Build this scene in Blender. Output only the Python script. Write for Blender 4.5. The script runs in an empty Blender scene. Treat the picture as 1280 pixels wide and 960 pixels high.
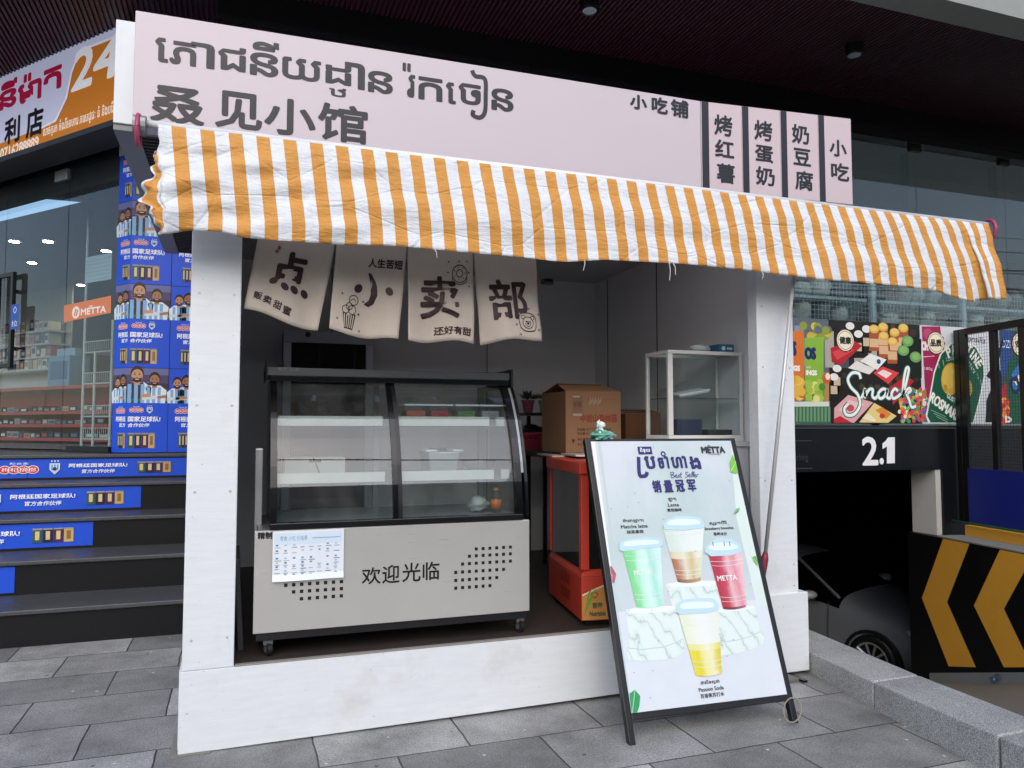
import bpy, bmesh, math, random
from mathutils import Vector, Matrix
R = math.radians
random.seed(7)
SC = bpy.context.scene
COL = SC.collection

# ------------------------------------------------------------------ camera, sky, sun, exposure
F, PITCH, YAW = 961.0, math.atan(55/961), R(19.6)
CAM = Vector((0.2156, -3.6565, 1.4))
cd = bpy.data.cameras.new('camera'); cam = bpy.data.objects.new('camera', cd); COL.objects.link(cam)
cd.sensor_width = 36; cd.lens = 36*F/1280; cd.clip_start = 0.05; cd.clip_end = 500
cam.location = CAM; cam.rotation_euler = (R(90)+PITCH, 0, -YAW)
SC.camera = cam
world = bpy.data.worlds.new('World'); SC.world = world; world.use_nodes = True
nt = world.node_tree
sky = nt.nodes.new('ShaderNodeTexSky'); sky.sky_type = 'NISHITA'; sky.sun_disc = False
sky.sun_elevation = R(34); sky.sun_rotation = R(195); sky.air_density = 1.0; sky.dust_density = 2.0; sky.ozone_density = 1.0
bg = nt.nodes['Background']; bg.inputs[1].default_value = 0.15
nt.links.new(sky.outputs[0], bg.inputs[0])
sd = bpy.data.lights.new('sun', 'SUN'); sd.energy = 1.4; sd.angle = R(70); sd.color = (1.0, 0.99, 0.975)
so = bpy.data.objects.new('sun', sd); COL.objects.link(so); so.rotation_euler = (R(90-34), 0, R(-15))
SC.view_settings.view_transform = 'Standard'; SC.view_settings.look = 'None'
SC.view_settings.gamma = 1; SC.view_settings.exposure = 0.5
SC.cycles.max_bounces = 8; SC.cycles.transparent_max_bounces = 24; SC.cycles.use_denoising = True
SC.cycles.caustics_reflective = False; SC.cycles.caustics_refractive = False

# ------------------------------------------------------------------ measuring helpers (pixel of the photo -> point on a known plane)
RIGHT = Vector((math.cos(YAW), -math.sin(YAW), 0)); FH = Vector((math.sin(YAW), math.cos(YAW), 0))
FWD = FH*math.cos(PITCH)+Vector((0, 0, math.sin(PITCH))); UP = RIGHT.cross(FWD)
def ray(px, py): return FWD*F+RIGHT*(px-640)-UP*(py-480)
def P(px, py, X=None, Y=None, Z=None):
    r = ray(px, py)
    t = (X-CAM.x)/r.x if X is not None else (Y-CAM.y)/r.y if Y is not None else (Z-CAM.z)/r.z
    return CAM+r*t
class Plane:
    def __init__(s, o, ux, uy):
        s.o = Vector(o); s.ux = Vector(ux).normalized(); s.uy = Vector(uy).normalized(); s.n = s.ux.cross(s.uy)
    def px(s, x, y):
        r = ray(x, y); t = (s.o-CAM).dot(s.n)/r.dot(s.n); d = CAM+r*t-s.o
        return (d.dot(s.ux), d.dot(s.uy))
    def __call__(s, u, v, h=0): return s.o+s.ux*u+s.uy*v+s.n*h
def front(Y, X0=0, Z0=0): return Plane((X0, Y, Z0), (1, 0, 0), (0, 0, 1))

# ------------------------------------------------------------------ materials
def lin(h):
    if isinstance(h, str):
        h = h.lstrip('#'); c = [int(h[i:i+2], 16)/255 for i in (0, 2, 4)]
        return tuple(((x+.055)/1.055)**2.4 if x > .04045 else x/12.92 for x in c)
    return tuple(h)
def nd(t, k, **kw):
    n = t.nodes.new(k)
    for a, b in kw.items(): setattr(n, a, b)
    return n
def base(name):
    m = bpy.data.materials.new(name); m.use_nodes = True
    return m, m.node_tree, m.node_tree.nodes['Principled BSDF']
def objco(t, sc=(1, 1, 1), rot=(0, 0, 0), gen='Object'):
    c = nd(t, 'ShaderNodeTexCoord'); mp = nd(t, 'ShaderNodeMapping')
    mp.inputs['Scale'].default_value = sc; mp.inputs['Rotation'].default_value = rot
    t.links.new(c.outputs[gen], mp.inputs[0]); return mp.outputs[0]
def ramp(t, fac, stops):
    r = nd(t, 'ShaderNodeValToRGB'); e = r.color_ramp.elements
    while len(e) < len(stops): e.new(0.5)
    for i, (p, c) in enumerate(stops): e[i].position = p; e[i].color = (*c, 1)
    t.links.new(fac, r.inputs[0]); return r.outputs[0]
def noise(t, co, scale, det=4, rough=.55):
    n = nd(t, 'ShaderNodeTexNoise'); n.inputs['Scale'].default_value = scale
    n.inputs['Detail'].default_value = det; n.inputs['Roughness'].default_value = rough
    t.links.new(co, n.inputs[0]); return n.outputs[0]
def mixc(t, fac, a, b, bt='MIX'):
    m = nd(t, 'ShaderNodeMix', data_type='RGBA', blend_type=bt)
    if isinstance(fac, (int, float)): m.inputs[0].default_value = fac
    else: t.links.new(fac, m.inputs[0])
    for i, x in ((6, a), (7, b)):
        if isinstance(x, tuple): m.inputs[i].default_value = (*x, 1)
        else: t.links.new(x, m.inputs[i])
    return m.outputs[2]
def bump(t, b, h, s=.2, d=.002):
    n = nd(t, 'ShaderNodeBump'); n.inputs['Strength'].default_value = s; n.inputs['Distance'].default_value = d
    t.links.new(h, n.inputs['Height']); t.links.new(n.outputs[0], b.inputs['Normal']); return n
_M = {}
def mat(col, rough=.5, metal=0, var=.12, sc=6, bp=.15, spec=.5, dirt=0, stretch=(1, 1, 1), key=None):
    """procedural paint/plastic/cloth: the thing's own colour with slow and fine variation and a fine bump"""
    k = (col, rough, metal, var, sc, bp, spec, dirt, stretch)
    if k in _M: return _M[k]
    m, t, b = base(key or 'paint'); c = lin(col); co = objco(t, stretch)
    n1 = noise(t, co, sc, 5); n2 = noise(t, co, sc*14, 3)
    lo = tuple(x*(1-var) for x in c); hi = tuple(min(1, x*(1+var)) for x in c)
    out = mixc(t, n1, lo, hi)
    if dirt:
        d = ramp(t, noise(t, co, sc*.5, 8, .7), [(.52, (0, 0, 0)), (.75, (1, 1, 1))])
        s = nd(t, 'ShaderNodeMath', operation='MULTIPLY'); t.links.new(d, s.inputs[0]); s.inputs[1].default_value = dirt
        out = mixc(t, s.outputs[0], out, tuple(x*.45 for x in (c[0], c[1]*.95, c[2]*.85)))
    t.links.new(out, b.inputs['Base Color'])
    rr = nd(t, 'ShaderNodeMapRange'); t.links.new(n1, rr.inputs[0]); rr.inputs[3].default_value = max(0, rough-.1); rr.inputs[4].default_value = min(1, rough+.1)
    t.links.new(rr.outputs[0], b.inputs['Roughness'])
    b.inputs['Metallic'].default_value = metal; b.inputs['Specular IOR Level'].default_value = spec
    if bp: bump(t, b, n2, bp)
    _M[k] = m; return m
def ink(col): return mat(col, .42, 0, .05, 9, .04, .35, key='printed_ink')
def grad(xa, xb, cols):
    m, t, b = base('printed_gradient'); c = nd(t, 'ShaderNodeTexCoord'); sx = nd(t, 'ShaderNodeSeparateXYZ'); t.links.new(c.outputs['Object'], sx.inputs[0])
    n = noise(t, objco(t, (1, 1, .5)), 26, 4, .6); ad = nd(t, 'ShaderNodeMath', operation='MULTIPLY_ADD'); ad.inputs[1].default_value = (xb-xa)*.35; t.links.new(n, ad.inputs[0]); t.links.new(sx.outputs[0], ad.inputs[2])
    mr = nd(t, 'ShaderNodeMapRange'); mr.inputs[1].default_value = xa+(xb-xa)*.17; mr.inputs[2].default_value = xb+(xb-xa)*.17; t.links.new(ad.outputs[0], mr.inputs[0])
    k = len(cols)-1; t.links.new(ramp(t, mr.outputs[0], [(i/k, lin(q)) for i, q in enumerate(cols)]), b.inputs['Base Color']); b.inputs['Roughness'].default_value = .4
    return m
def lit(col, e=.3):  # sign print colour with weak emission added to brighten the shop sign
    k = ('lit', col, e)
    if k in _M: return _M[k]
    m, t, b = base('sign_vinyl_added_glow'); c = lin(col); n = noise(t, objco(t), 3, 4)
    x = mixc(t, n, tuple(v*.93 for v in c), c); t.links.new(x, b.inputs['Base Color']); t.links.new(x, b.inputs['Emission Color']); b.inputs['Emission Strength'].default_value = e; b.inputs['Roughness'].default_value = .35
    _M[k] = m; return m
def glass(tint=(.9, .95, .95), refl=1.0, rough=0.0, ior=1.5, name='glass', dust=0.0):
    k = ('g', tint, refl, rough, ior, dust)
    if k in _M: return _M[k]
    m = bpy.data.materials.new(name); m.use_nodes = True; t = m.node_tree; t.nodes.clear()
    o = nd(t, 'ShaderNodeOutputMaterial'); tr = nd(t, 'ShaderNodeBsdfTransparent'); gl = nd(t, 'ShaderNodeBsdfGlossy')
    tr.inputs[0].default_value = (*tint, 1); gl.inputs['Roughness'].default_value = rough
    fr = nd(t, 'ShaderNodeFresnel'); fr.inputs[0].default_value = ior
    mu = nd(t, 'ShaderNodeMath', operation='MULTIPLY'); mu.inputs[1].default_value = refl; mu.use_clamp = True
    ge = nd(t, 'ShaderNodeNewGeometry'); iv = nd(t, 'ShaderNodeMath', operation='SUBTRACT'); iv.inputs[0].default_value = 1; t.links.new(ge.outputs['Backfacing'], iv.inputs[1])
    m0 = nd(t, 'ShaderNodeMath', operation='MULTIPLY'); t.links.new(fr.outputs[0], m0.inputs[0]); t.links.new(iv.outputs[0], m0.inputs[1])
    t.links.new(m0.outputs[0], mu.inputs[0])
    mx = nd(t, 'ShaderNodeMixShader'); t.links.new(mu.outputs[0], mx.inputs[0]); t.links.new(tr.outputs[0], mx.inputs[1]); t.links.new(gl.outputs[0], mx.inputs[2])
    last = mx.outputs[0]
    if dust:
        co = objco(t, (1, 1, .4)); n = ramp(t, noise(t, co, 5, 8, .7), [(.35, (0, 0, 0)), (.8, (1, 1, 1))])
        s = nd(t, 'ShaderNodeMath', operation='MULTIPLY'); t.links.new(n, s.inputs[0]); s.inputs[1].default_value = dust
        df = nd(t, 'ShaderNodeBsdfDiffuse'); df.inputs[0].default_value = (.55, .55, .53, 1)
        m2 = nd(t, 'ShaderNodeMixShader'); t.links.new(s.outputs[0], m2.inputs[0]); t.links.new(last, m2.inputs[1]); t.links.new(df.outputs[0], m2.inputs[2]); last = m2.outputs[0]
    t.links.new(last, o.inputs[0]); _M[k] = m; return m
def emit(col, s):
    m, t, b = base('lamp_light'); b.inputs['Base Color'].default_value = (*lin(col), 1)
    b.inputs['Emission Color'].default_value = (*lin(col), 1); b.inputs['Emission Strength'].default_value = s
    return m
def white_wood():
    m, t, b = base('white_painted_board'); co = objco(t, (1, 1, 1))
    st = noise(t, objco(t, (1.2, 1.2, 9)), 5, 6, .65)
    blot = noise(t, co, 2.2, 8, .7); fine = noise(t, co, 130, 3)
    c = mixc(t, st, (.64, .675, .715), (.80, .825, .85))
    d = ramp(t, blot, [(.55, (0, 0, 0)), (.78, (.5, .5, .5))])
    c = mixc(t, d, c, (.50, .48, .44))
    chips = ramp(t, noise(t, objco(t, (1, 1, 1.6)), 46, 2, .5), [(.725, (0, 0, 0)), (.75, (1, 1, 1))])
    c = mixc(t, chips, c, (.45, .44, .43))
    t.links.new(c, b.inputs['Base Color']); b.inputs['Roughness'].default_value = .45
    bump(t, b, st, .25, .003); return m
def steel():
    m, t, b = base('brushed_stainless_steel')
    st = noise(t, objco(t, (1, 1, 60)), 6, 4); bl = noise(t, objco(t), 1.7, 6)
    t.links.new(mixc(t, bl, (.56, .55, .52), (.75, .74, .70)), b.inputs['Base Color'])
    b.inputs['Metallic'].default_value = .6
    rr = nd(t, 'ShaderNodeMapRange'); t.links.new(st, rr.inputs[0]); rr.inputs[3].default_value = .22; rr.inputs[4].default_value = .40
    t.links.new(rr.outputs[0], b.inputs['Roughness']); bump(t, b, bl, .08, .01); return m
def granite(c1, c2, rough=.6, sc=260, streak=.3, spec=.5):
    m, t, b = base('granite'); b.inputs['Specular IOR Level'].default_value = spec; co = objco(t)
    sp = noise(t, co, sc, 2, .6); bl = noise(t, co, 2.5, 7, .65)
    c = mixc(t, ramp(t, sp, [(.38, (0, 0, 0)), (.62, (1, 1, 1))]), lin(c1), lin(c2))
    dk = ramp(t, bl, [(.3, (1, 1, 1)), (.75, (1-streak,)*3)])
    t.links.new(mixc(t, 1.0, c, dk, 'MULTIPLY'), b.inputs['Base Color'])
    rr = nd(t, 'ShaderNodeMapRange'); t.links.new(bl, rr.inputs[0]); rr.inputs[3].default_value = rough-.15; rr.inputs[4].default_value = rough+.12
    t.links.new(rr.outputs[0], b.inputs['Roughness']); bump(t, b, sp, .25, .0015); return m
def paving():
    m, t, b = base('stone_paving')
    c = nd(t, 'ShaderNodeTexCoord'); mp = nd(t, 'ShaderNodeMapping'); mp.inputs['Location'].default_value = (.09+.65*20, -.10+.42*40, 0)
    # a small wobble so joints are not ruler straight
    t.links.new(c.outputs['Object'], mp.inputs[0])
    wob = nd(t, 'ShaderNodeTexNoise'); wob.inputs['Scale'].default_value = 6; t.links.new(c.outputs['Object'], wob.inputs[0])
    vm = nd(t, 'ShaderNodeVectorMath', operation='SCALE'); vm.inputs['Scale'].default_value = .012
    sub = nd(t, 'ShaderNodeVectorMath', operation='SUBTRACT'); sub.inputs[1].default_value = (.5, .5, .5)
    t.links.new(wob.outputs[1], sub.inputs[0]); t.links.new(sub.outputs[0], vm.inputs[0])
    ad = nd(t, 'ShaderNodeVectorMath', operation='ADD'); t.links.new(mp.outputs[0], ad.inputs[0]); t.links.new(vm.outputs[0], ad.inputs[1])
    br = nd(t, 'ShaderNodeTexBrick'); br.offset = .5; br.squash = 1
    for k, v in (('Scale', 1), ('Mortar Size', .0045), ('Mortar Smooth', .25), ('Bias', 0), ('Brick Width', .65), ('Row Height', .42)): br.inputs[k].default_value = v
    br.inputs['Color1'].default_value = (.21, .213, .216, 1); br.inputs['Color2'].default_value = (.42, .425, .43, 1); br.inputs['Mortar'].default_value = (.05, .05, .048, 1)
    t.links.new(ad.outputs[0], br.inputs[0])
    co = c.outputs['Object']
    sp = ramp(t, noise(t, co, 120, 3, .7), [(.36, (.58, .58, .58)), (.64, (1.36, 1.36, 1.36))])
    bl = ramp(t, noise(t, co, 1.7, 9, .72), [(.30, (1.30, 1.28, 1.25)), (.68, (.48, .47, .455))])
    x = mixc(t, 1.0, br.outputs[0], sp, 'MULTIPLY'); x = mixc(t, 1.0, x, bl, 'MULTIPLY')
    br2 = ramp(t, noise(t, objco(t, (1, 1, 1)), 2.1, 6, .75), [(.60, (0, 0, 0)), (.80, (.55, .55, .55))])
    x = mixc(t, br2, x, (.30, .27, .235))          # tan grime blotches
    sc_ = ramp(t, noise(t, objco(t, (4, 17, 1), (0, 0, R(31))), 2.6, 5, .75), [(.67, (0, 0, 0)), (.70, (.75, .75, .75))])
    x = mixc(t, sc_, x, (.55, .55, .55))            # pale scuffs
    spots = nd(t, 'ShaderNodeTexVoronoi'); spots.inputs['Scale'].default_value = 5.5; t.links.new(co, spots.inputs[0])
    x = mixc(t, ramp(t, spots.outputs[0], [(.035, (1, 1, 1)), (.06, (0, 0, 0))]), x, (.055, .055, .055))   # old chewing gum
    sp2 = nd(t, 'ShaderNodeTexVoronoi'); sp2.inputs['Scale'].default_value = 7.3; t.links.new(co, sp2.inputs[0])
    x = mixc(t, ramp(t, sp2.outputs[0], [(.045, (1, 1, 1)), (.065, (0, 0, 0))]), x, (.58, .58, .58))        # paint drips
    t.links.new(x, b.inputs['Base Color'])
    rr = nd(t, 'ShaderNodeMapRange'); t.links.new(noise(t, co, 3, 5), rr.inputs[0]); rr.inputs[3].default_value = .38; rr.inputs[4].default_value = .72
    t.links.new(rr.outputs[0], b.inputs['Roughness'])
    h = nd(t, 'ShaderNodeMath', operation='SUBTRACT'); h.inputs[0].default_value = 1; t.links.new(br.outputs[1], h.inputs[1])
    bump(t, b, h.outputs[0], .7, .006); return m
def linen():
    m, t, b = base('linen_cloth'); c = nd(t, 'ShaderNodeTexCoord')
    w = noise(t, objco(t, (420, 420, 24)), 1, 2); w2 = noise(t, objco(t, (24, 24, 420)), 1, 2); bl = noise(t, objco(t), 4, 5)
    x = mixc(t, w, (.43, .37, .31), (.56, .49, .425)); x = mixc(t, bl, x, (.53, .465, .40))
    t.links.new(x, b.inputs['Base Color']); b.inputs['Roughness'].default_value = .9; b.inputs['Specular IOR Level'].default_value = .15
    bump(t, b, w2, .3, .002); return m
def tarp(col):
    m, t, b = base('striped_awning_fabric'); co = objco(t); c = lin(col)
    w = noise(t, objco(t, (240, 240, 10)), 1, 2); bl = noise(t, co, 3.5, 7, .65)
    x = mixc(t, w, tuple(v*.88 for v in c), tuple(min(1, v*1.06) for v in c))
    x = mixc(t, ramp(t, bl, [(.5, (0, 0, 0)), (.85, (.45, .45, .45))]), x, tuple(v*.62 for v in c))
    t.links.new(x, b.inputs['Base Color']); b.inputs['Roughness'].default_value = .55; b.inputs['Specular IOR Level'].default_value = .3
    cr = noise(t, objco(t, (5, 5, 15), (0, R(14), 0)), 2.4, 5, .6)
    cr2 = nd(t, 'ShaderNodeTexVoronoi', feature='DISTANCE_TO_EDGE'); cr2.inputs['Scale'].default_value = 2.2
    t.links.new(objco(t, (1.1, 1, 2.4), (0, R(20), 0)), cr2.inputs[0])
    s = nd(t, 'ShaderNodeMath', operation='MULTIPLY_ADD'); s.inputs[1].default_value = .22
    t.links.new(ramp(t, cr2.outputs[0], [(0, (0, 0, 0)), (.03, (1, 1, 1))]), s.inputs[0]); t.links.new(cr, s.inputs[2])
    bump(t, b, s.outputs[0], .75, .014); return m
def marble(): 
    m, t, b = base('printed_marble'); n = nd(t, 'ShaderNodeTexWave', bands_direction='DIAGONAL'); n.inputs['Scale'].default_value = 3.2; n.inputs['Distortion'].default_value = 9; n.inputs['Detail'].default_value = 4; n.inputs['Detail Scale'].default_value = 1.6
    t.links.new(objco(t, (2, 2, .8)), n.inputs[0])
    t.links.new(ramp(t, n.outputs[0], [(.0, lin('b4c6c2')), (.035, lin('d0dfdb')), (.5, lin('dae6e4'))]), b.inputs['Base Color']); b.inputs['Roughness'].default_value = .4
    return m
def poster_paper():
    m, t, b = base('tinted_poster_paper'); n = noise(t, objco(t, (1, 1, 1)), 1.6, 4)  # non-emitting paper, softly mottled between two pale tints
    x = mixc(t, ramp(t, n, [(.35, (0, 0, 0)), (.65, (1, 1, 1))]), lin('b7c9c9'), lin('d0d4dd')); t.links.new(x, b.inputs['Base Color']); b.inputs['Roughness'].default_value = .32
    bump(t, b, noise(t, objco(t, (5, 1, .6)), 1.4, 2), .2, .03); return m
WOOD = white_wood(); STEEL = steel(); LINEN = linen(); TARP_O = tarp('d29548'); TARP_W = tarp('dfe3ea'); MARBLE = marble(); PPAPER = poster_paper()
BLACKM = mat('141416', .35, 0, .2, 8, .05); BLACKG = mat('0b0b0d', .18, 0, .1, 5, .02); DARK = mat('202124', .6)
ALU = mat('b9bcc0', .35, .7, .08, 7, .05); WHITEP = mat('d9dce0', .4, 0, .06, 4, .06, dirt=.25); GREYP = mat('85888c', .5)
SHOPGLASS = glass((.86, .91, .92), 1.7, 0, 1.5, 'shop_glass', .02); CASEGLASS = glass((.82, .86, .86), 2.2, 0, 1.5, 'display_glass', .06); CLEAR = glass((.93, .96, .96), 1.0, 0, 1.45, 'clear_glass', .03)
FROST = mat('cfd6da', .3, 0, .05, 6, .05)

# ------------------------------------------------------------------ mesh builder
LOC = {}
def tag(o, label=None, cat=None, group=None, kind=None):
    if label: o['label'] = label
    if cat: o['category'] = cat
    if group: o['group'] = group
    if kind: o['kind'] = kind
    return o
def wloc(o): return LOC.get(o.name, Vector((0, 0, 0))) if o else Vector((0, 0, 0))
def thing(name, label, cat, loc=(0, 0, 0), group=None):
    o = bpy.data.objects.new(name, None); COL.objects.link(o); o.location = loc; o.empty_display_size = .1
    LOC[o.name] = Vector(loc); return tag(o, label, cat, group)
def make(name, verts, faces, mats, mi, parent=None, origin=None, smooth=False, bevel=0):
    pl = wloc(parent); org = Vector(origin) if origin is not None else (pl if parent else (sum((Vector(v) for v in verts), Vector())/max(1, len(verts))))
    me = bpy.data.meshes.new(name); me.from_pydata([tuple(Vector(v)-org) for v in verts], [], faces)
    for m in mats: me.materials.append(m)
    if mi: me.polygons.foreach_set('material_index', mi)
    if smooth: me.polygons.foreach_set('use_smooth', [True]*len(me.polygons))
    me.update()
    o = bpy.data.objects.new(name, me); COL.objects.link(o); LOC[o.name] = org
    o.location = org-pl
    if parent: o.parent = parent
    if bevel:
        b = o.modifiers.new('bevel', 'BEVEL'); b.width = bevel; b.segments = 2; b.limit_method = 'ANGLE'; b.angle_limit = R(40)
    return o
class MB:
    def __init__(s): s.v = []; s.f = []; s.m = []; s.mats = []
    def mid(s, m):
        if m not in s.mats: s.mats.append(m)
        return s.mats.index(m)
    def add(s, vs, fs, m):
        n = len(s.v); s.v += [Vector(v) for v in vs]; i = s.mid(m)
        for f in fs: s.f.append(tuple(n+k for k in f)); s.m.append(i)
        return s
    def box(s, x0, x1, y0, y1, z0, z1, m): 
        return s.hexa([(x0, y0, z0), (x1, y0, z0), (x1, y1, z0), (x0, y1, z0), (x0, y0, z1), (x1, y0, z1), (x1, y1, z1), (x0, y1, z1)], m)
    def hexa(s, vs, m): return s.add(vs, [(0, 3, 2, 1), (4, 5, 6, 7), (0, 1, 5, 4), (1, 2, 6, 5), (2, 3, 7, 6), (3, 0, 4, 7)], m)
    def bx(s, pl, u0, u1, v0, v1, h0, h1, m):
        return s.hexa([pl(u0, v0, h1), pl(u1, v0, h1), pl(u1, v0, h0), pl(u0, v0, h0), pl(u0, v1, h1), pl(u1, v1, h1), pl(u1, v1, h0), pl(u0, v1, h0)], m)
    def quad(s, a, b, c, d, m): return s.add([a, b, c, d], [(0, 1, 2, 3)], m)
    def tube(s, pts, r, m, n=10, cap=True):
        pts = [Vector(p) for p in pts]; rs = r if isinstance(r, (list, tuple)) else [r]*len(pts); vs = []; fs = []; prev = None
        for i, p in enumerate(pts):
            d = (pts[min(i+1, len(pts)-1)]-pts[max(i-1, 0)]).normalized()
            if prev is None: a = d.orthogonal().normalized()
            else: a = (prev-d*prev.dot(d)).normalized()
            prev = a; b = d.cross(a)
            vs += [p+(a*math.cos(2*math.pi*k/n)+b*math.sin(2*math.pi*k/n))*rs[i] for k in range(n)]
        for i in range(len(pts)-1):
            for k in range(n): fs.append((i*n+k, i*n+(k+1) % n, (i+1)*n+(k+1) % n, (i+1)*n+k))
        if cap: fs += [tuple(reversed(range(n))), tuple(range((len(pts)-1)*n, len(pts)*n))]
        return s.add(vs, fs, m)
    def lathe(s, c, axis, prof, m, n=24, cap=True):
        c = Vector(c); ax = Vector(axis).normalized(); a = ax.orthogonal().normalized(); b = ax.cross(a); vs = []; fs = []
        for r, h in prof: vs += [c+ax*h+(a*math.cos(2*math.pi*k/n)+b*math.sin(2*math.pi*k/n))*max(r, 1e-4) for k in range(n)]
        for i in range(len(prof)-1):
            for k in range(n): fs.append((i*n+k, i*n+(k+1) % n, (i+1)*n+(k+1) % n, (i+1)*n+k))
        if cap: fs += [tuple(reversed(range(n))), tuple(range((len(prof)-1)*n, len(prof)*n))]
        return s.add(vs, fs, m)
    def prism(s, pl, poly, h0, h1, m):
        n = len(poly); vs = [pl(u, v, h0) for u, v in poly]+[pl(u, v, h1) for u, v in poly]
        return s.add(vs, [tuple(reversed(range(n))), tuple(range(n, 2*n))]+[(k, (k+1) % n, n+(k+1) % n, n+k) for k in range(n)], m)
    def grid(s, fn, nu, nv, m, mfn=None):
        n = len(s.v); s.v += [Vector(fn(i/nu, j/nv)) for j in range(nv+1) for i in range(nu+1)]
        for j in range(nv):
            for i in range(nu):
                s.f.append((n+j*(nu+1)+i, n+j*(nu+1)+i+1, n+(j+1)*(nu+1)+i+1, n+(j+1)*(nu+1)+i)); s.m.append(s.mid(mfn(i, j) if mfn else m))
        return s
    def build(s, name, parent=None, **k): return make(name, s.v, s.f, s.mats, s.m, parent, **k)
# ------------------------------------------------------------------ flat prints: shapes and writing on a sheet
_T = {}
def glyphs(txt):
    if txt in _T: return _T[txt]
    cu = bpy.data.curves.new('txt', 'FONT'); cu.body = txt; cu.size = 1; cu.resolution_u = 3
    o = bpy.data.objects.new('txt', cu); COL.objects.link(o); dg = bpy.context.evaluated_depsgraph_get()
    me = bpy.data.meshes.new_from_object(o.evaluated_get(dg))
    vs = [(v.co.x, v.co.y) for v in me.vertices]; fs = [tuple(p.vertices) for p in me.polygons]
    bpy.data.objects.remove(o); bpy.data.curves.remove(cu); bpy.data.meshes.remove(me)
    _T[txt] = (vs, fs); return _T[txt]
LAY = .0007
class Art:
    def __init__(s, pl=None): s.pl = pl; s.mb = MB(); s.q = []
    def px(s, *pts): return [s.pl.px(*p) for p in pts]
    def raw(s, vs, fs, col, lay): s.q.append((vs, fs, ink(col) if isinstance(col, str) else col, lay)); return s
    def poly(s, pts, col, lay=1): return s.raw(list(pts), [tuple(range(len(pts)))], col, lay)
    def ppx(s, pts, col, lay=1): return s.poly([s.pl.px(*p) for p in pts], col, lay)
    def rect(s, u0, v0, u1, v1, col, lay=1, nu=1, nv=1):
        vs = [(u0+(u1-u0)*i/nu, v0+(v1-v0)*j/nv) for j in range(nv+1) for i in range(nu+1)]
        return s.raw(vs, [(j*(nu+1)+i, j*(nu+1)+i+1, (j+1)*(nu+1)+i+1, (j+1)*(nu+1)+i) for j in range(nv) for i in range(nu)], col, lay)
    def ell(s, u, v, a, b, col, lay=1, n=20, rot=0):
        c, d = math.cos(rot), math.sin(rot)
        return s.poly([(u+a*math.cos(2*math.pi*k/n)*c-b*math.sin(2*math.pi*k/n)*d, v+a*math.cos(2*math.pi*k/n)*d+b*math.sin(2*math.pi*k/n)*c) for k in range(n)], col, lay)
    def ring(s, u, v, a, b, w, col, lay=1, n=24, t0=0, t1=2*math.pi):
        return s.line([(u+a*math.cos(t0+(t1-t0)*k/n), v+b*math.sin(t0+(t1-t0)*k/n)) for k in range(n+1)], w, col, lay)
    def line(s, pts, w, col, lay=1):
        ws = w if isinstance(w, (list, tuple)) else [w]*len(pts); vs = []
        for i, p in enumerate(pts):
            a, b = pts[max(i-1, 0)], pts[min(i+1, len(pts)-1)]; dx, dy = b[0]-a[0], b[1]-a[1]; l = math.hypot(dx, dy) or 1
            vs += [(p[0]-dy/l*ws[i]/2, p[1]+dx/l*ws[i]/2), (p[0]+dy/l*ws[i]/2, p[1]-dx/l*ws[i]/2)]
        return s.raw(vs, [(2*i, 2*i+1, 2*i+3, 2*i+2) for i in range(len(pts)-1)], col, lay)
    def curve(s, pts, w, col, lay=1, n=8):
        o = []; p = [pts[0]]+list(pts)+[pts[-1]]
        for i in range(1, len(p)-2):
            for k in range(n):
                t = k/n; q = []
                for c in (0, 1): q.append(.5*(2*p[i][c]+(p[i+1][c]-p[i-1][c])*t+(2*p[i-1][c]-5*p[i][c]+4*p[i+1][c]-p[i+2][c])*t*t+(3*p[i][c]-p[i-1][c]-3*p[i+1][c]+p[i+2][c])*t**3))
                o.append(tuple(q))
        o.append(tuple(pts[-1])); return s.line(o, w, col, lay)
    def text(s, txt, u0, v0, u1, v1, col, lay=2, bold=0, shear=0, rot=0, wt=None):
        vs, fs = glyphs(txt)
        if not vs: return s
        x0, x1 = min(v[0] for v in vs), max(v[0] for v in vs); y0, y1 = min(v[1] for v in vs), max(v[1] for v in vs)
        su, sv = (u1-u0)/max(x1-x0, 1e-6), (v1-v0)/max(y1-y0, 1e-6); cu, cv = (u0+u1)/2, (v0+v1)/2; c, d = math.cos(rot), math.sin(rot)
        offs = [(0, 0)] if not bold else [(0, 0), (bold, 0), (-bold, 0), (0, bold), (0, -bold), (bold*.7, bold*.7), (-bold*.7, bold*.7), (bold*.7, -bold*.7), (-bold*.7, -bold*.7)]
        for k, (ou, ov) in enumerate(offs):
            o = []
            for x, y in vs:
                a, b = (x-x0)*su+u0-cu+ou, (y-y0)*sv+v0-cv+ov; a += b*shear
                o.append((cu+a*c-b*d, cv+a*d+b*c))
            s.raw(o, fs, col, lay+k*.06)
        return s
    def tpx(s, txt, tl, br, col, lay=2, **k):
        (u0, v1), (u1, v0) = s.pl.px(*tl), s.pl.px(*br); return s.text(txt, u0, v0, u1, v1, col, lay, **k)
    def build(s, name, parent=None, fn=None, **k):
        fn = fn or s.pl
        for vs, fs, m, lay in s.q: s.mb.add([fn(u, v, lay*LAY) for u, v in vs], fs, m)
        return s.mb.build(name, parent, **k)
def copy_tree(o, d, parent=None, **kw):
    c = o.copy(); COL.objects.link(c); c.parent = parent; LOC[c.name] = wloc(o)+Vector(d)
    if parent is None: c.location = Vector(o.location)+Vector(d)
    for ch in list(o.children): copy_tree(ch, (0, 0, 0), c)
    tag(c, **kw); return c
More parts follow.
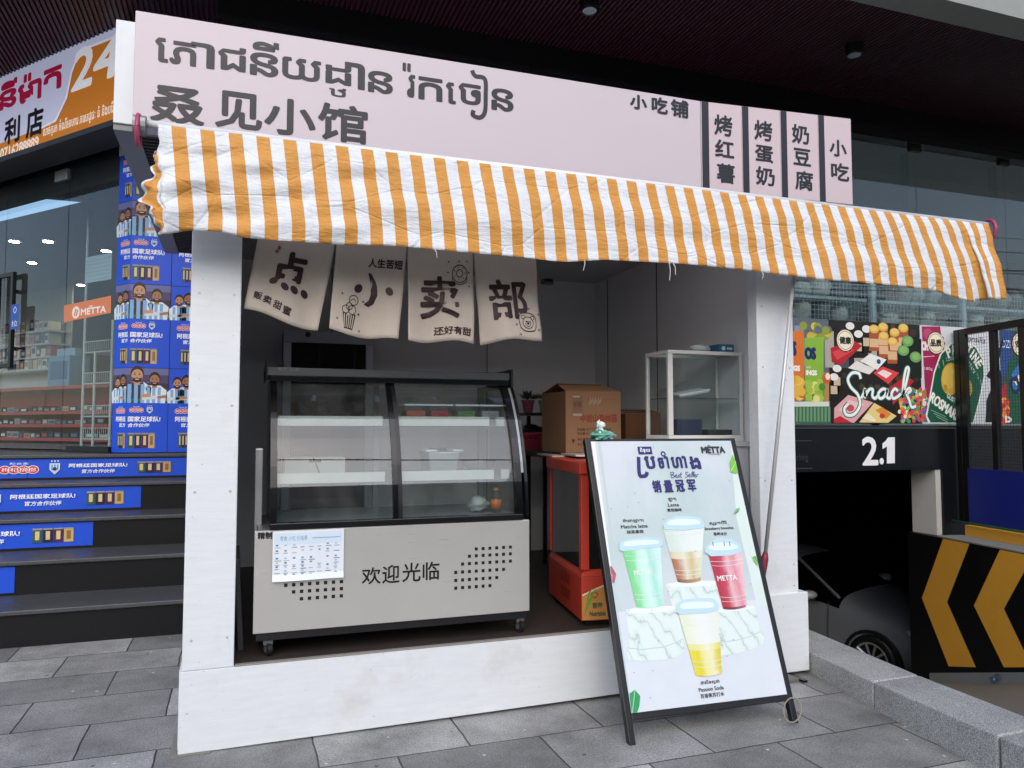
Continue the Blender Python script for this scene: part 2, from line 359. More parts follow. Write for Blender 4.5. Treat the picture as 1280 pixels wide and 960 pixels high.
def hull_blob(mb, c, rx, ry, rz, m, seed, n=10, jag=.25):
    rnd = random.Random(seed); c = Vector(c); vs = []; fs = []
    for j in range(n+1):
        for i in range(n):
            th = math.pi*j/n; ph = 2*math.pi*i/n; k = 1+rnd.uniform(-jag, jag)
            vs.append(c+Vector((rx*math.sin(th)*math.cos(ph)*k, ry*math.sin(th)*math.sin(ph)*k, rz*math.cos(th)*k)))
    for j in range(n):
        for i in range(n): fs.append((j*n+i, j*n+(i+1) % n, (j+1)*n+(i+1) % n, (j+1)*n+i))
    mb.add(vs, fs, m)

# ================================================================== THE SETTING
PAVE = paving()
KX = lambda y: 3.33+.163*(y-.017)
def struct(name, mb, **k): return tag(mb.build(name, **k), kind='structure')
m = MB(); m.add([(-16, -5.2, 0), (KX(-5.2)+.1, -5.2, 0), (KX(2.75)+.1, 2.75, 0), (3.6, 2.75, 0), (-16, 2.75, 0)], [(0, 1, 2, 3, 4)], PAVE)
struct('pavement', m, origin=(0, 0, 0))
ASPH = granite('6e6d6a', '98968f', .8, 180, .4)
m = MB(); m.quad((-120, -160, -.12), (120, -160, -.12), (120, -5.2, -.12), (-120, -5.2, -.12), ASPH); m.box(-60, KX(-5.2), -5.35, -5.2, -.3, -.004, granite('707070', '9a9a9a'))
struct('street', m, origin=(0, 0, 0))
def ramp_mat():
    mm, t, b = base('worn_ramp_concrete'); co = objco(t); gr = noise(t, objco(t, (2, 22, 2), (0, 0, R(-9))), 1.6, 6, .7); sp = noise(t, co, 160, 2)
    x = mixc(t, gr, (.13, .118, .10), (.30, .275, .24)); x = mixc(t, sp, x, (.20, .185, .165))
    t.links.new(x, b.inputs['Base Color']); b.inputs['Roughness'].default_value = .6; bump(t, b, gr, .4, .01); return mm
def rz(y): return 0 if y < -1.45 else max(-1.85, -.315*(y+1.45))
m = MB(); m.grid(lambda u, v: ((KX(min(-5.2+20*v, 3.0))+.26)*(1-u)+14.2*u, -5.2+20*v, rz(-5.2+20*v)), 8, 110, ramp_mat())
struct('ramp_road', m, origin=(0, 0, 0))
KG = granite('7c7d7e', 'cfcfcd', .7, 200, .4)
for y1, y0 in ((.9, -.56), (-.568, -1.33), (-1.345, -2.15), (-2.158, -3.2), (-3.21, -5.2)):
    m = MB(); zt = lambda y: max(.1, .107-.046*y); w = .30
    m.hexa([(KX(y0), y0, -.15), (KX(y0)+w, y0, -.15), (KX(y1)+w, y1, -.15), (KX(y1), y1, -.15), (KX(y0), y0, zt(y0)), (KX(y0)+w, y0, zt(y0)), (KX(y1)+w, y1, zt(y1)), (KX(y1), y1, zt(y1))], KG)
    struct('kerb', m, bevel=.008)
CONC = mat('6d6c69', .8, dirt=.4)
m = MB(); m.hexa([(KX(-1.6)+.08, -1.6, -2.2), (KX(-1.6)+.24, -1.6, -2.2), (KX(2.7)+.24, 2.7, -2.2), (KX(2.7)+.08, 2.7, -2.2), (KX(-1.6)+.08, -1.6, -.02), (KX(-1.6)+.24, -1.6, -.02), (KX(2.7)+.24, 2.7, -.02), (KX(2.7)+.08, 2.7, -.02)], CONC)
tag(m.build('retaining_wall'), 'low concrete retaining wall between the grey kerb stones and the sunken ramp', 'wall')

# ------------------------------------------------------------------ granite steps up to the shop
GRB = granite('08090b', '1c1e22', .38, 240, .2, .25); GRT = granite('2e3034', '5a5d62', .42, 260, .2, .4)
ST = [2.10, 2.60, 3.10, 3.56, 4.03]; RH = .237; LZ = 1.167
st = thing('granite_steps', 'polished black granite steps rising to the glass shopfront left of the kiosk', 'steps', (-2, 2.1, 0))
for k, y in enumerate(ST):
    z1 = RH*(k+1) if k < 4 else LZ; yb = ST[k+1]+.02 if k < 4 else 8.0
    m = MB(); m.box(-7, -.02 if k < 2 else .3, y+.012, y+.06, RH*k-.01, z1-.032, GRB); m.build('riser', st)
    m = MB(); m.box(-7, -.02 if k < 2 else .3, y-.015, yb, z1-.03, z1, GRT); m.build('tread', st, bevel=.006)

# ------------------------------------------------------------------ left shop: column, glass front, room
CO = Vector((-.741, 4.12, 0)); SX = Vector((.645, -.764, 0)); SP = Plane(CO, SX, (0, 0, 1)); SH = lambda h: Plane(SP.o+SP.n*h, SX, (0, 0, 1))
CF = front(4.12, -.741)
CEIL = 4.88
m = MB(); BLUE = mat('1d4fd0', .4, 0, .05, 5, .05)
pts = [(-.741+.004, 4.124), (.32, 4.124), (.32, 5.0), (-.3, 5.0), tuple((CO+SX*-.205-SP.n*.004)[:2])]
m.prism(Plane((0, 0, 0), (1, 0, 0), (0, 1, 0)), pts, LZ, CEIL, DARK)
tag(m.build('shop_column'), 'broad shop column behind the kiosk covered with blue football posters', 'column')
US = .209; TW = .209+.345; TH = .775
def wrap(u, v, h):
    if u < US: return SP(u-US, v, h)
    return CF(u-US, v, h)
SKIN = ['b98566', 'a8765a', 'c29272', '9c6a4e']
def player(a, u, v, s, skin, hair, lay):
    a.poly([(u-.17*s, v-.32*s), (u+.17*s, v-.32*s), (u+.19*s, v-.1*s), (u+.09*s, v-.02*s), (u-.09*s, v-.02*s), (u-.19*s, v-.1*s)], 'dfe8f2', lay)
    for q in (-.12, -.035, .05): a.rect(u+q*s, v-.32*s, u+(q+.05)*s, v-.05*s, '7fb0da', lay+.3)
    a.poly([(u-.185*s, v-.27*s), (u+.185*s, v-.23*s), (u+.185*s, v-.17*s), (u-.185*s, v-.21*s)], 'd3dbe6', lay+.5); a.poly([(u+.05*s, v-.245*s), (u+.185*s, v-.23*s), (u+.185*s, v-.18*s), (u+.05*s, v-.20*s)], skin, lay+.6)
    a.rect(u-.04*s, v-.06*s, u+.04*s, v+.02*s, skin, lay+.4)
    a.ell(u, v+.10*s, .088*s, .115*s, hair, lay+.5, 14); a.ell(u, v+.07*s, .076*s, .095*s, skin, lay+.6, 14)
    a.poly([(u-.07*s, v+.05*s), (u-.045*s, v-.015*s), (u, v-.03*s), (u+.045*s, v-.015*s), (u+.07*s, v+.05*s), (u+.04*s, v+.035*s), (u, v+.045*s), (u-.04*s, v+.035*s)], hair, lay+.7); a.rect(u-.025*s, v+.015*s, u+.025*s, v+.026*s, 'e4c8bc', lay+.9)
    for q in (-.03, .03): a.ell(u+q*s, v+.085*s, .012*s, .008*s, '241a16', lay+.9, 8); a.rect(u+(q-.016)*s, v+.105*s, u+(q+.016)*s, v+.112*s, hair, lay+.9)
def pill(a, u, v, w, h, lay=2):
    n = 4; r = h*.5
    for k in range(n): a.ell(u+(k-1.5)*w/4.3, v, w*.155, r*1.08, 'f4ecec', lay, 14); a.ell(u+(k-1.5)*w/4.3, v, w*.135, r*.92, 'c8303a', lay+.3, 14)
    a.text('枸杞槟榔', u-w*.43, v-r*.55, u+w*.43, v+r*.55, 'fbf4f2', lay+.6)
    a.text('和合家', u-w*.24, v+r*1.25, u+w*.24, v+r*1.85, 'e8edf8', lay)
def crest(a, u, v, s, lay=2):
    a.poly([(u-.5*s, v+.55*s), (u+.5*s, v+.55*s), (u+.5*s, v-.15*s), (u, v-.65*s), (u-.5*s, v-.15*s)], 'c9d6e6', lay)
    for q in (-.32, -.05, .22): a.rect(u+q*s, v-.2*s, u+(q+.13)*s, v+.42*s, '5b8fd0', lay+.3)
    a.ell(u, v-.05*s, .2*s, .2*s, '2a3e6a', lay+.5, 12)
    for q in (-.3, 0, .3): a.ell(u+q*s, v+.78*s, .08*s, .08*s, 'd9e2ee', lay, 8)
def cans(a, u0, v0, u1, v1, lay=2):
    n = 4; w = (u1-u0)/n
    for k, c in enumerate(['35584c', '23202c', '4a2348', 'c9a766']):
        a.rect(u0+k*w+.04*w, v0, u0+(k+1)*w-.04*w, v1, c, lay); a.rect(u0+k*w+.3*w, v0+(v1-v0)*.2, u0+k*w+.7*w, v0+(v1-v0)*.8, 'd8c38e' if k < 3 else '8a6a34', lay+.4)
        a.rect(u0+k*w+.04*w, v0+(v1-v0)*.9, u0+(k+1)*w-.04*w, v1, '9a9088', lay+.3)
def poster_tile(name, label, fn, W, parent=None):
    a = Art(); H = TH-.004
    a.rect(0, 0, W, H, '1c50d2', 0, 1)
    return a
def build_tile(us, w0, w1, fn, H=TH-.004):
    """the sheet between u=w0 and u=w1 of the full design"""
    a = Art(); W = TW
    a.rect(w0, 0, us, H, '1b4fd4', 0); a.rect(us, 0, w1, H, '1b4fd4', 0)
    for (q0, q1) in ((w0, us), (us, w1)):
        if q1-q0 < .01: continue
        a.rect(q0, H*.585, q1, H, '3b2c3c', .5); a.rect(q0, H*.82, q1, H, '4d4468', .7); a.rect(q0, H*.92, q1, H, '6a6ca0', .8)
        a.poly([(q0, H*.60), (q1, H*.60), (q1, H*.645), (q0, H*.63)], '2f6b4a', .9)
    rn = random.Random(3)
    for k in range(46):
        x = rn.uniform(w0+.01, w1-.01); y = rn.uniform(H*.66, H*.9); s_ = .003
        if abs(x-us) > .008: a.ell(x, y, s_, s_, rn.choice(['c99a52', 'd8c8a0', '7a5a6a']), 1, 6)
    for u, s_, sk, hr in ((.07, .46, 0, '1c1512'), (.15, .50, 3, '17110e'), (.288, .64, 2, '3a281c'), (.435, .54, 1, '2a201a')):
        if w0+.03 < u < w1-.03: player(a, u, H*.585+.32*s_, s_, SKIN[sk], hr, 2)
    parts = [(lambda: pill(a, .225 if us < w1 and us > w0 else .3, H*.49, .17, .05), .13, .32)]
    if w1 > .36: crest(a, .40, H*.50, .05)
    if w0 < .1: pill(a, .125, H*.49, .14, .045)
    pill(a, .29, H*.50, .12, .04) if w1 > .34 else None
    if w0 < .1: a.text('阿根廷', .06, H*.365, .20, H*.425, 'f2f5fc', 2, bold=.0015); a.text('官方', .11, H*.30, .20, H*.345, 'f2f5fc', 2, bold=.001, shear=.2)
    if w1 > .34: a.text('国家足球队!', .222, H*.365, min(w1-.02, .49), H*.425, 'f2f5fc', 2, bold=.0015); a.text('合作伙伴', .222, H*.30, min(w1-.03, .40), H*.345, 'f2f5fc', 2, bold=.001, shear=.2)
    if w0 < .1: cans(a, .09, H*.05, .20, H*.23)
    if w1 > .34: cans(a, .222, H*.05, min(w1-.03, .45), H*.23)
    return a
zb = CF.px(170, 565.5)[1]
rows = ['lowest row', 'second row from the bottom', 'third row from the bottom', 'fourth row, beside the awning', 'top row, above the awning']
for r_, rw in enumerate(rows):
    z0 = zb+r_*TH
    h = CEIL-z0-.05 if r_ == 4 else TH-.004
    if r_ == 4 and h < .1: break
    a = build_tile(US, 0, TW-.003, wrap)
    tag(a.build('football_poster', None, lambda u, v, hh: wrap(u, v+z0, hh+.003)), 'blue football poster wrapped round the column corner, '+rw, 'poster', 'blue football posters on the column')
    a = build_tile(-.5, .0, .46, wrap); a.q = [q for q in a.q if min(v[0] for v in q[0]) > -.4]
    a.rect(0, 0, .46, TH-.004, '1b4fd4', 0)
    if r_ < 4: tag(a.build('football_poster', None, lambda u, v, hh: CF(u+TW-US+.003, v+z0, hh+.003)), 'blue football poster half hidden behind the white kiosk pillar, '+rw, 'poster', 'blue football posters on the column')

# banners on the step risers
def banner(name, k, u1, u0, rows_, label, design=True):
    y = ST[k]+.010; pl = front(y); z0 = RH*k+.02; z1 = (RH*(k+1) if k < 4 else LZ)-.038
    a = Art(pl); H = z1-z0
    a.rect(u0, z0, u1, z1, '1d50d0', 0)
    if design:
        e = u1-.13; c = (z0+z1)/2
        cans(a, e-.28, z0+H*.2, e, z1-H*.2); a.text('阿根廷国家足球队!', e-.82, c+H*.04, e-.36, c+H*.24, 'eef2fb', 2, bold=.001); a.text('官方合作伙伴', e-.72, c-H*.28, e-.46, c-H*.08, 'eef2fb', 2, bold=.001, shear=.2)
        crest(a, e-.93, c, H*.5); pill(a, e-1.2, c-H*.05, .3, H*.42)
    rn = random.Random(k)
    return tag(a.build(name, None, lambda u, v, h: pl(u, v, h+.004+.012*abs(math.sin((v-z0)/H*math.pi))*(.4+.6*math.sin(u*5+k)**2))), label, 'banner', 'blue banners stuck on the step risers')
xr = lambda px, py, k: front(ST[k]).px(px, py)[0]
banner('step_banner', 4, xr(233, 585, 4), xr(34, 585, 4)+.004, None, 'long blue football banner stuck on the top step riser, beside the white pillar')
banner('step_banner', 4, xr(34, 585, 4), xr(34, 585, 4)-1.6, None, 'plain left end of the blue banner on the top step riser', False)
banner('step_banner', 3, xr(176, 625, 3), -3.2, None, 'blue football banner with clipped corner on the second highest step riser')
banner('step_banner', 2, xr(116, 670, 2), -3.4, None, 'blue football banner on the middle step riser')
banner('step_banner', 1, xr(18, 722, 1), -3.6, None, 'end of a plain blue banner on the second step riser from the ground', False)

# glass front of the left shop
sf = thing('glass_storefront', 'angled frameless glass shopfront with double doors at the top of the steps', 'storefront', CO+Vector((0, 0, LZ)))
uj = SP.px(80, 450)[0]; ue = SP.px(2, 450)[0]
hd = SP.px(75, 213)[1]
def pane(u0, u1, z0, z1, name='glass_pane'):
    mb = MB(); mb.bx(SP, u0, u1, z0, z1, -.012, 0, SHOPGLASS); return mb.build(name, sf)
pane(uj+.006, -US-.004, LZ+.01, hd-.0)
pane(ue+.006, uj-.006, LZ+.03, SP.px(40, 225)[1]-.004, 'glass_door'); pane(ue-1.4, ue-.006, LZ+.03, hd-.15, 'glass_door'); pane(ue-1.4, -US-.004, hd+.006, CEIL-.6, 'transom_pane')
pane(ue-3.4, ue-1.41, LZ+.01, CEIL-.6)
mb = MB(); mb.bx(SP, ue-3.4, -US, LZ, LZ+.012, -.03, .015, BLACKM); mb.bx(SP, -.9, -US-.01, LZ+.012, LZ+.06, -.05, .03, BLACKM); mb.build('floor_channel', sf)
u_, v_ = SP.px(82, 218); mb = MB(); mb.bx(SP, u_-.16, u_+.06, v_-.06, v_+.05, -.03, .02, ALU); mb.build('door_closer', sf, bevel=.004)
u0, v1 = SP.px(4, 345); u1, v0 = SP.px(22, 460); mb = MB()
for u in (u0+.03, u1-.03): mb.bx(SP, u-.022, u+.022, v0, v1, .035, .075, BLACKM)
for v in (v0+.025, v1-.025): mb.bx(SP, u0+.03, u1-.03, v-.022, v+.022, .036, .074, BLACKM)
for v in (v0+.2, v1-.2): mb.bx(SP, u1-.05, u1-.03, v-.02, v+.02, .0, .036, BLACKM)
dh = mb.build('door_handle', sf, bevel=.004)
a = Art(SH(.077)); (p0, q1), (p1, q0) = a.pl.px(14, 381), a.pl.px(23, 411); a.rect(p0, q0, p1, q1, '2a54b0', 0); a.ring((p0+p1)/2, q1-.06, .025, .03, .008, 'e9eef6'); a.text('拉', p0+.02, q0+.03, p1-.02, q0+.09, 'e9eef6'); a.build('pull_sticker', sf)
a = Art(SH(.003)); q = [(80, 382), (139, 369.5), (139, 391), (80, 403)]; a.ppx(q, 'd98358', 0); U = [a.pl.px(*p) for p in q]
z0, z1 = U[3][1], U[0][1]; um = U[0][0]; L = U[1][0]-um
a.ell(um+L*.27, (z0+z1)/2, L*.085, (z1-z0)*.36, 'f3e6de', 1); a.line([(um+L*.24, z0+.05), (um+L*.27, z1-.05)], .02, 'd98358', 1.5); a.line([(um+L*.28, z0+.05), (um+L*.31, z1-.06)], .02, 'd98358', 1.5)
a.text('METTA', um+L*.38, z0+(z1-z0)*.3, um+L*.9, z0+(z1-z0)*.66, 'f6ece6', 1, bold=.003); a.rect(um+L*.55, z0+(z1-z0)*.73, um+L*.62, z0+(z1-z0)*.78, 'f6ece6')
a.build('orange_sticker_strip', sf)

# sign over the shop door
SG = SH(.40); sg = thing('shop_sign', 'white and orange convenience store sign with 24 over the glass doors', 'sign', SG(-.5, 3.9))
zt, zb_ = SG.px(100, 53)[1], SG.px(70, 174)[1]
mb = MB(); mb.bx(SG, -3.6, .46, zb_, zt, -.3, -.002, mat('cfd2ea', .35)); mb.build('sign_box', sg, bevel=.006)
mb = MB(); mb.bx(SG, -3.6, .46, zb_-.05, zb_, -.32, .012, mat('50545c', .4, .4)); mb.bx(SG, -3.6, .46, zt+.001, CEIL-.005, -.3, -.01, BLACKM); mb.build('sign_frame', sg)
a = Art(SG); uL, uR = -3.5, .45
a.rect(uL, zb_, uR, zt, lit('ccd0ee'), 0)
o1 = a.px((142, 48), (112, 60), (97, 72), (90, 92), (84, 122), (70, 152), (52, 160)); ob = o1[-1]
o1 += [(uL, zb_+.12), (uL, zb_), (uR, zb_), (uR, o1[0][1]+.02)]
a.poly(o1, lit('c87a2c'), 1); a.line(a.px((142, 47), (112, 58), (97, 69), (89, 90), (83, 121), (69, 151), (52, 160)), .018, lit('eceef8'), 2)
(u0, v1), (u1, v0) = a.px((92, 66))[0], a.px((124, 112))[0]
h2 = v1-a.px((92, 113))[0][1]
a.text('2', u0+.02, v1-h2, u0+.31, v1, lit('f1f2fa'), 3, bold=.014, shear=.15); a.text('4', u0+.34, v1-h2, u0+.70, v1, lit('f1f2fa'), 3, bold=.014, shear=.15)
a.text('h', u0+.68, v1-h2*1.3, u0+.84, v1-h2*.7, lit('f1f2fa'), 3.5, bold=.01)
def sgt(txt, x0, y0, x1, y1, col, **k):
    (p, q1) = a.pl.px(x0, y0); (p1, q0) = a.pl.px(x1, y1); a.text(txt, p, q0, p1, q1, col, 3, **k)
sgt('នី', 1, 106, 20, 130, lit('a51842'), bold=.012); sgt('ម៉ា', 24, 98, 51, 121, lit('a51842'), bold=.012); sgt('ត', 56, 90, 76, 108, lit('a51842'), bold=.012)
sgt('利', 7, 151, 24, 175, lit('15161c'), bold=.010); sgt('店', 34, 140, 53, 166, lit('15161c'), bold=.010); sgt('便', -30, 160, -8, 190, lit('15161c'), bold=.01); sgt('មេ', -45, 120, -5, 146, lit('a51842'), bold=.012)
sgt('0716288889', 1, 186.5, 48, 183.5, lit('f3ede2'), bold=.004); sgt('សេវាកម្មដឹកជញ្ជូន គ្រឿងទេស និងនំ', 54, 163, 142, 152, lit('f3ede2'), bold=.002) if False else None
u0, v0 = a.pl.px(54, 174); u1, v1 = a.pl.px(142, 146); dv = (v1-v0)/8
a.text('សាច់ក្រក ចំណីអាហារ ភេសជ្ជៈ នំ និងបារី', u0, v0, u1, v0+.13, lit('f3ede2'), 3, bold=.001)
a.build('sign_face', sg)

# the room behind the glass
RW = mat('8d9194', .7); RED = mat('9c2b30', .45, 0, .1, 6, .05); SHW = mat('c8cacb', .4)
mb = MB(); D = 9.0; RC = 3.75
def RP(u, h): p = SP(u, 0, h); return (p.x, p.y)
b0, b1, b2, b3 = RP(-13, -.05), RP(.25, -.3), RP(-1.0, -D), RP(-13, -D)
for (p, q) in ((b1, b2), (b2, b3), (b3, b0)): mb.quad((*p, LZ), (*q, LZ), (*q, RC), (*p, RC), RW)
mb.add([(*p, LZ+.012) for p in (b0, b1, b2, b3)], [(0, 1, 2, 3)], mat('7c7c7a', .25)); mb.add([(*p, RC) for p in (b0, b1, b2, b3)], [(3, 2, 1, 0)], mat('8d9094', .7)); mb.quad((*RP(-13, -.03), RC), (*RP(-.21, -.03), RC), (*RP(-.21, -.03), CEIL), (*RP(-13, -.03), CEIL), DARK)
tag(mb.build('shop_room'), 'pale walls, floor and ceiling of the shop room behind the glass doors', 'room')
LAMP = emit('fff0c8', 75)
for i, (px, py, where) in enumerate(((40, 327, 'left of the white rack, upper'), (133, 312, 'nearest the blue column'), (101, 355, 'just left of the white rack post'), (77, 374, 'smallest and farthest back'), (18, 300, 'behind the door handle'), (60, 300, 'between the two door panes'))):
    p = P(px, py, Z=RC-.02); t = thing('ceiling_light', 'round warm ceiling lamp lit inside the shop, '+where, 'lamp', p, 'lit ceiling lamps inside the shop')
    MB().lathe(p, (0, 0, 1), [(.06, -.02), (.08, -.02), (.08, .015)], ALU, 20).build('lamp_rim', t); MB().lathe(p+Vector((0, 0, -.024)), (0, 0, 1), [(.055, 0), (.055, .003)], LAMP, 20).build('lamp_lens', t)
# red display shelves and white product shelves, set parallel to the glass
SR = SH(-1.9)
rs = thing('red_display_shelf', 'low red shop shelving with packets behind the lower glass', 'shelf', SR(-1.5, LZ))
u0 = SR.px(-60, 500)[0]; u1 = SR.px(136, 500)[0]; zt_ = SR.px(60, 482)[1]
mb = MB(); mb.bx(SR, u0, u1, LZ+.012, zt_, -.35, -.32, RED); mb.build('back_panel', rs)
lv = [SR.px(60, y)[1] for y in (562, 548, 531, 515, 484)]; lv[0] = LZ+.1
for z in lv[1:]:
    mb = MB(); mb.bx(SR, u0, u1, z-.03, z, -.319, .0, RED); mb.bx(SR, u0, u1, z-.035, z+.01, .001, .012, mat('b8474a', .4)); mb.build('shelf_board', rs)
for u in (u0+.02, (u0+u1)/2, u1-.02):
    mb = MB(); mb.bx(SR, u-.02, u+.02, LZ+.012, zt_, -.318, -.29, RED); mb.build('upright', rs)
SW = SH(-2.6); u0w = SW.px(-40, 430)[0]; u1w = SW.px(62, 430)[0]
ws = thing('white_product_shelf', 'white wall shelving with rows of small cartons behind the door handle', 'shelf', SW(-2, LZ))
wz = [SW.px(30, y)[1] for y in (462, 447, 431, 415)]
mb = MB(); mb.bx(SW, u0w, u1w, LZ+.012, SW.px(30, 345)[1], -.36, -.34, SHW); mb.build('back_panel', ws)
for z in wz:
    mb = MB(); mb.bx(SW, u0w, u1w, z-.03, z, -.339, 0, SHW); mb.build('shelf_board', ws)
rn = random.Random(5); PC = ['d8d4cf', '4f6f9a', 'cfb9b0', '3c3f4a', 'e2e0dc', 'b0877a', '30506e', '8fa0a8', 'b7504c', 'dcd6c8']
names = {'d8d4cf': 'pale grey', '4f6f9a': 'blue', 'cfb9b0': 'pinkish', '3c3f4a': 'dark', 'e2e0dc': 'white', 'b0877a': 'tan', '30506e': 'navy', '8fa0a8': 'grey-blue', 'b7504c': 'red', 'dcd6c8': 'cream'}
def product(pl, u, w, z, hh, d0, d1, c, label, grp):
    mb = MB(); mb.bx(pl, u, u+w, z+.001, z+hh, d0, d1, mat(c, .4, 0, .1, 12, .02)); mb.bx(pl, u+w*.15, u+w*.85, z+hh*.3, z+hh*.75, d1+.001, d1+.003, mat(rn.choice(PC), .4, 0, .1, 12, .02))
    tag(mb.build('product_carton', bevel=.004), label, 'carton', grp)
sh_n = ['lowest', 'second', 'third', 'top']
for k, z in enumerate(wz):
    u = u0w+.03
    while u < u1w-.14:
        w = rn.uniform(.09, .15); c = rn.choice(PC); product(SW, u, w, z, rn.uniform(.12, .2), -.25, -.04, c, 'small %s carton on the %s white shelf behind the door handle' % (names[c], sh_n[k]), 'cartons on the white shelves'); u += w+.02
for k, z in enumerate(lv[1:4]):
    u = u0+.05
    while u < u1-.2:
        w = rn.uniform(.10, .2); c = rn.choice(['23283a', '303c58', '8d8f94', '26262a', 'a9a6a2', '46546c']); nm = {'23283a': 'dark navy', '303c58': 'blue', '8d8f94': 'grey', '26262a': 'black', 'a9a6a2': 'pale', '46546c': 'slate'}[c]
        product(SR, u, w, z, rn.uniform(.06, .10), -.26, -.02, c, 'flat %s packet on the %s board of the red shelf' % (nm, ['lowest', 'middle', 'upper'][k]), 'packets on the red shelf'); u += w+.025
# blue counter display
q0 = SH(-2.2); (u0, v1), (u1, v0) = q0.px(61, 436), q0.px(86, 482)
mb = MB(); mb.bx(q0, u0, u1, v0, v1-.12, -.3, 0, mat('6f9cc0', .4)); mb.bx(q0, u0+.04, u1-.04, v1-.119, v1, -.2, -.1, mat('8fb4d0', .4)); mb.bx(q0, u0+.05, u1-.05, v0+.1, v1-.2, .001, .004, mat('3c6ea0', .4))
tag(mb.build('counter_display', bevel=.006), 'pale blue cardboard counter display beside the white product shelf', 'display stand')
# white wire rack close to the glass
q0 = SH(-.55); wr = thing('wire_rack', 'white slim wire rack standing just inside the glass beside the column', 'rack', q0(-.3, LZ))
ua, ub, uc = q0.px(104, 480)[0], q0.px(118, 480)[0], q0.px(139, 480)[0]
for u, zt2 in ((ua, 3.9), (ub, q0.px(118, 440)[1]), (uc, q0.px(139, 400)[1])):
    MB().tube([q0(u, LZ+.012), q0(u, zt2)], .014, SHW, 8).build('post', wr)
for y in (440, 479, 520, 548):
    z = q0.px(110, y)[1]; mb = MB(); mb.bx(q0, ua, uc, z-.012, z, -.3, 0, SHW)
    for k in range(15): u = ua+(uc-ua)*k/14; mb.tube([q0(u, z, 0), q0(u, z+.11, 0)], .003, SHW, 5)
    mb.tube([q0(ua, z+.11), q0(uc, z+.11)], .005, SHW, 6); mb.build('wire_shelf', wr)
a = Art(SH(-.5)); (u0, v1), (u1, v0) = a.pl.px(107, 322), a.pl.px(139, 349); a.rect(u0, v0, u1, v1, 'c6d6dc', 0)
for i in range(12):
    for j in range(6): a.rect(u0+(i+.6)*(u1-u0)/13, v0+(j+.6)*(v1-v0)/7, u0+(i+.9)*(u1-u0)/13, v0+(j+.9)*(v1-v0)/7, '8fa4ae')
tag(a.build('perforated_panel'), 'small pale perforated panel hanging above the orange sticker strip', 'panel')

# ------------------------------------------------------------------ canopy over everything
SOF = mat('3c1a26', .45, 0, .15, 3, .05); FAS = mat('06070a', .4, 0, .1, 4, .03); CW = mat('8b8f8c', .6)
cp = thing('canopy', 'deep dark burgundy ribbed canopy ceiling overhanging the shopfronts', 'canopy', (2, 1, CEIL))
mb = MB(); sp_ = .042
for k in range(int(24.5/sp_)):
    x = -7.5+k*sp_; y0 = 1.12+max(0, -.86-x)*1.184; mb.add([(x, y0, CEIL+.02), (x, 9.5, CEIL+.02), (x+.004, 9.5, CEIL-.004), (x+.004, y0, CEIL-.004), (x+.024, y0, CEIL-.004), (x+.024, 9.5, CEIL-.004), (x+.028, 9.5, CEIL+.02), (x+.028, y0, CEIL+.02), (x+sp_, y0, CEIL+.02), (x+sp_, 9.5, CEIL+.02)], [(0, 1, 2, 3), (3, 2, 5, 4), (4, 5, 6, 7), (7, 6, 9, 8)], SOF)
mb.build('ribbed_soffit', cp)
mb = MB(); pl0 = Plane((0, 0, 0), (1, 0, 0), (0, 1, 0)); mb.prism(pl0, [(-.90, .85), (17, .85), (17, 1.118), (-.75, 1.118), (-8, 9.70), (-8, 9.26)], CEIL-.02, CEIL+.5, CW); mb.prism(pl0, [(-.74, 1.12), (17, 1.12), (17, 9.7), (-7.98, 9.7)], CEIL+.03, CEIL+.5, CW); mb.build('canopy_edge', cp)
for px, py, w in ((737, 12, 'above the middle of the pink sign'), (1068, 68, 'above the right end of the pink sign')):
    p = P(px, py, Z=CEIL-.09); t = thing('downlight', 'small black cylinder downlight under the canopy, '+w, 'lamp', p, 'black downlights under the canopy')
    MB().lathe(p, (0, 0, 1), [(.062, -.0), (.075, -.012), (.078, .0), (.078, .088)], BLACKM, 24).build('lamp_body', t); MB().lathe(p-Vector((0, 0, .011)), (0, 0, 1), [(.056, 0), (.056, .003)], mat('9aa3a8', .2), 20).build('lamp_lens', t)

# ------------------------------------------------------------------ right building: header, glass, racks, banners, garage
RY = 2.75; RF = front(RY)
gf = thing('upper_storefront', 'tall frameless glass shop window with black header right of the kiosk', 'storefront', (7.5, RY, 1.43))
mb = MB(); mb.box(-.0, 16, RY-.1, RY+.06, 4.52, CEIL-.006, FAS); mb.box(-.0, 16, RY-.13, RY-.101, 4.60, 4.64, mat('1b1c20', .3)); mb.build('header_beam', gf)
js = [4.6]+[RF.px(x, 300)[0] for x in (1147, 1258)]; js += [js[-1]+1.25, js[-1]+2.5, js[-1]+3.75]
for i in range(len(js)-1):
    mb = MB(); mb.box(js[i]+.004, js[i+1]-.004, RY, RY+.012, 1.435, 4.519, SHOPGLASS); mb.build('glass_pane', gf)
for x in js[1:-1]:
    mb = MB(); mb.box(x-.08, x+.08, RY-.02, RY+.03, 4.47, 4.519, BLACKM); mb.build('glass_clamp', gf, bevel=.004)
    mb = MB(); mb.box(x-.005, x+.005, RY+.10, RY+.2, 1.44, 4.5, CLEAR); mb.build('glass_fin', gf)
mb = MB(); mb.quad((3.4, 7, 1.42), (16, 7, 1.42), (16, 7, 4.8), (3.4, 7, 4.8), mat('b9bcbc', .6)); mb.quad((3.4, RY+.1, 1.42), (3.4, 7, 1.42), (3.4, 7, 4.8), (3.4, RY+.1, 4.8), mat('b9bcbc', .6))
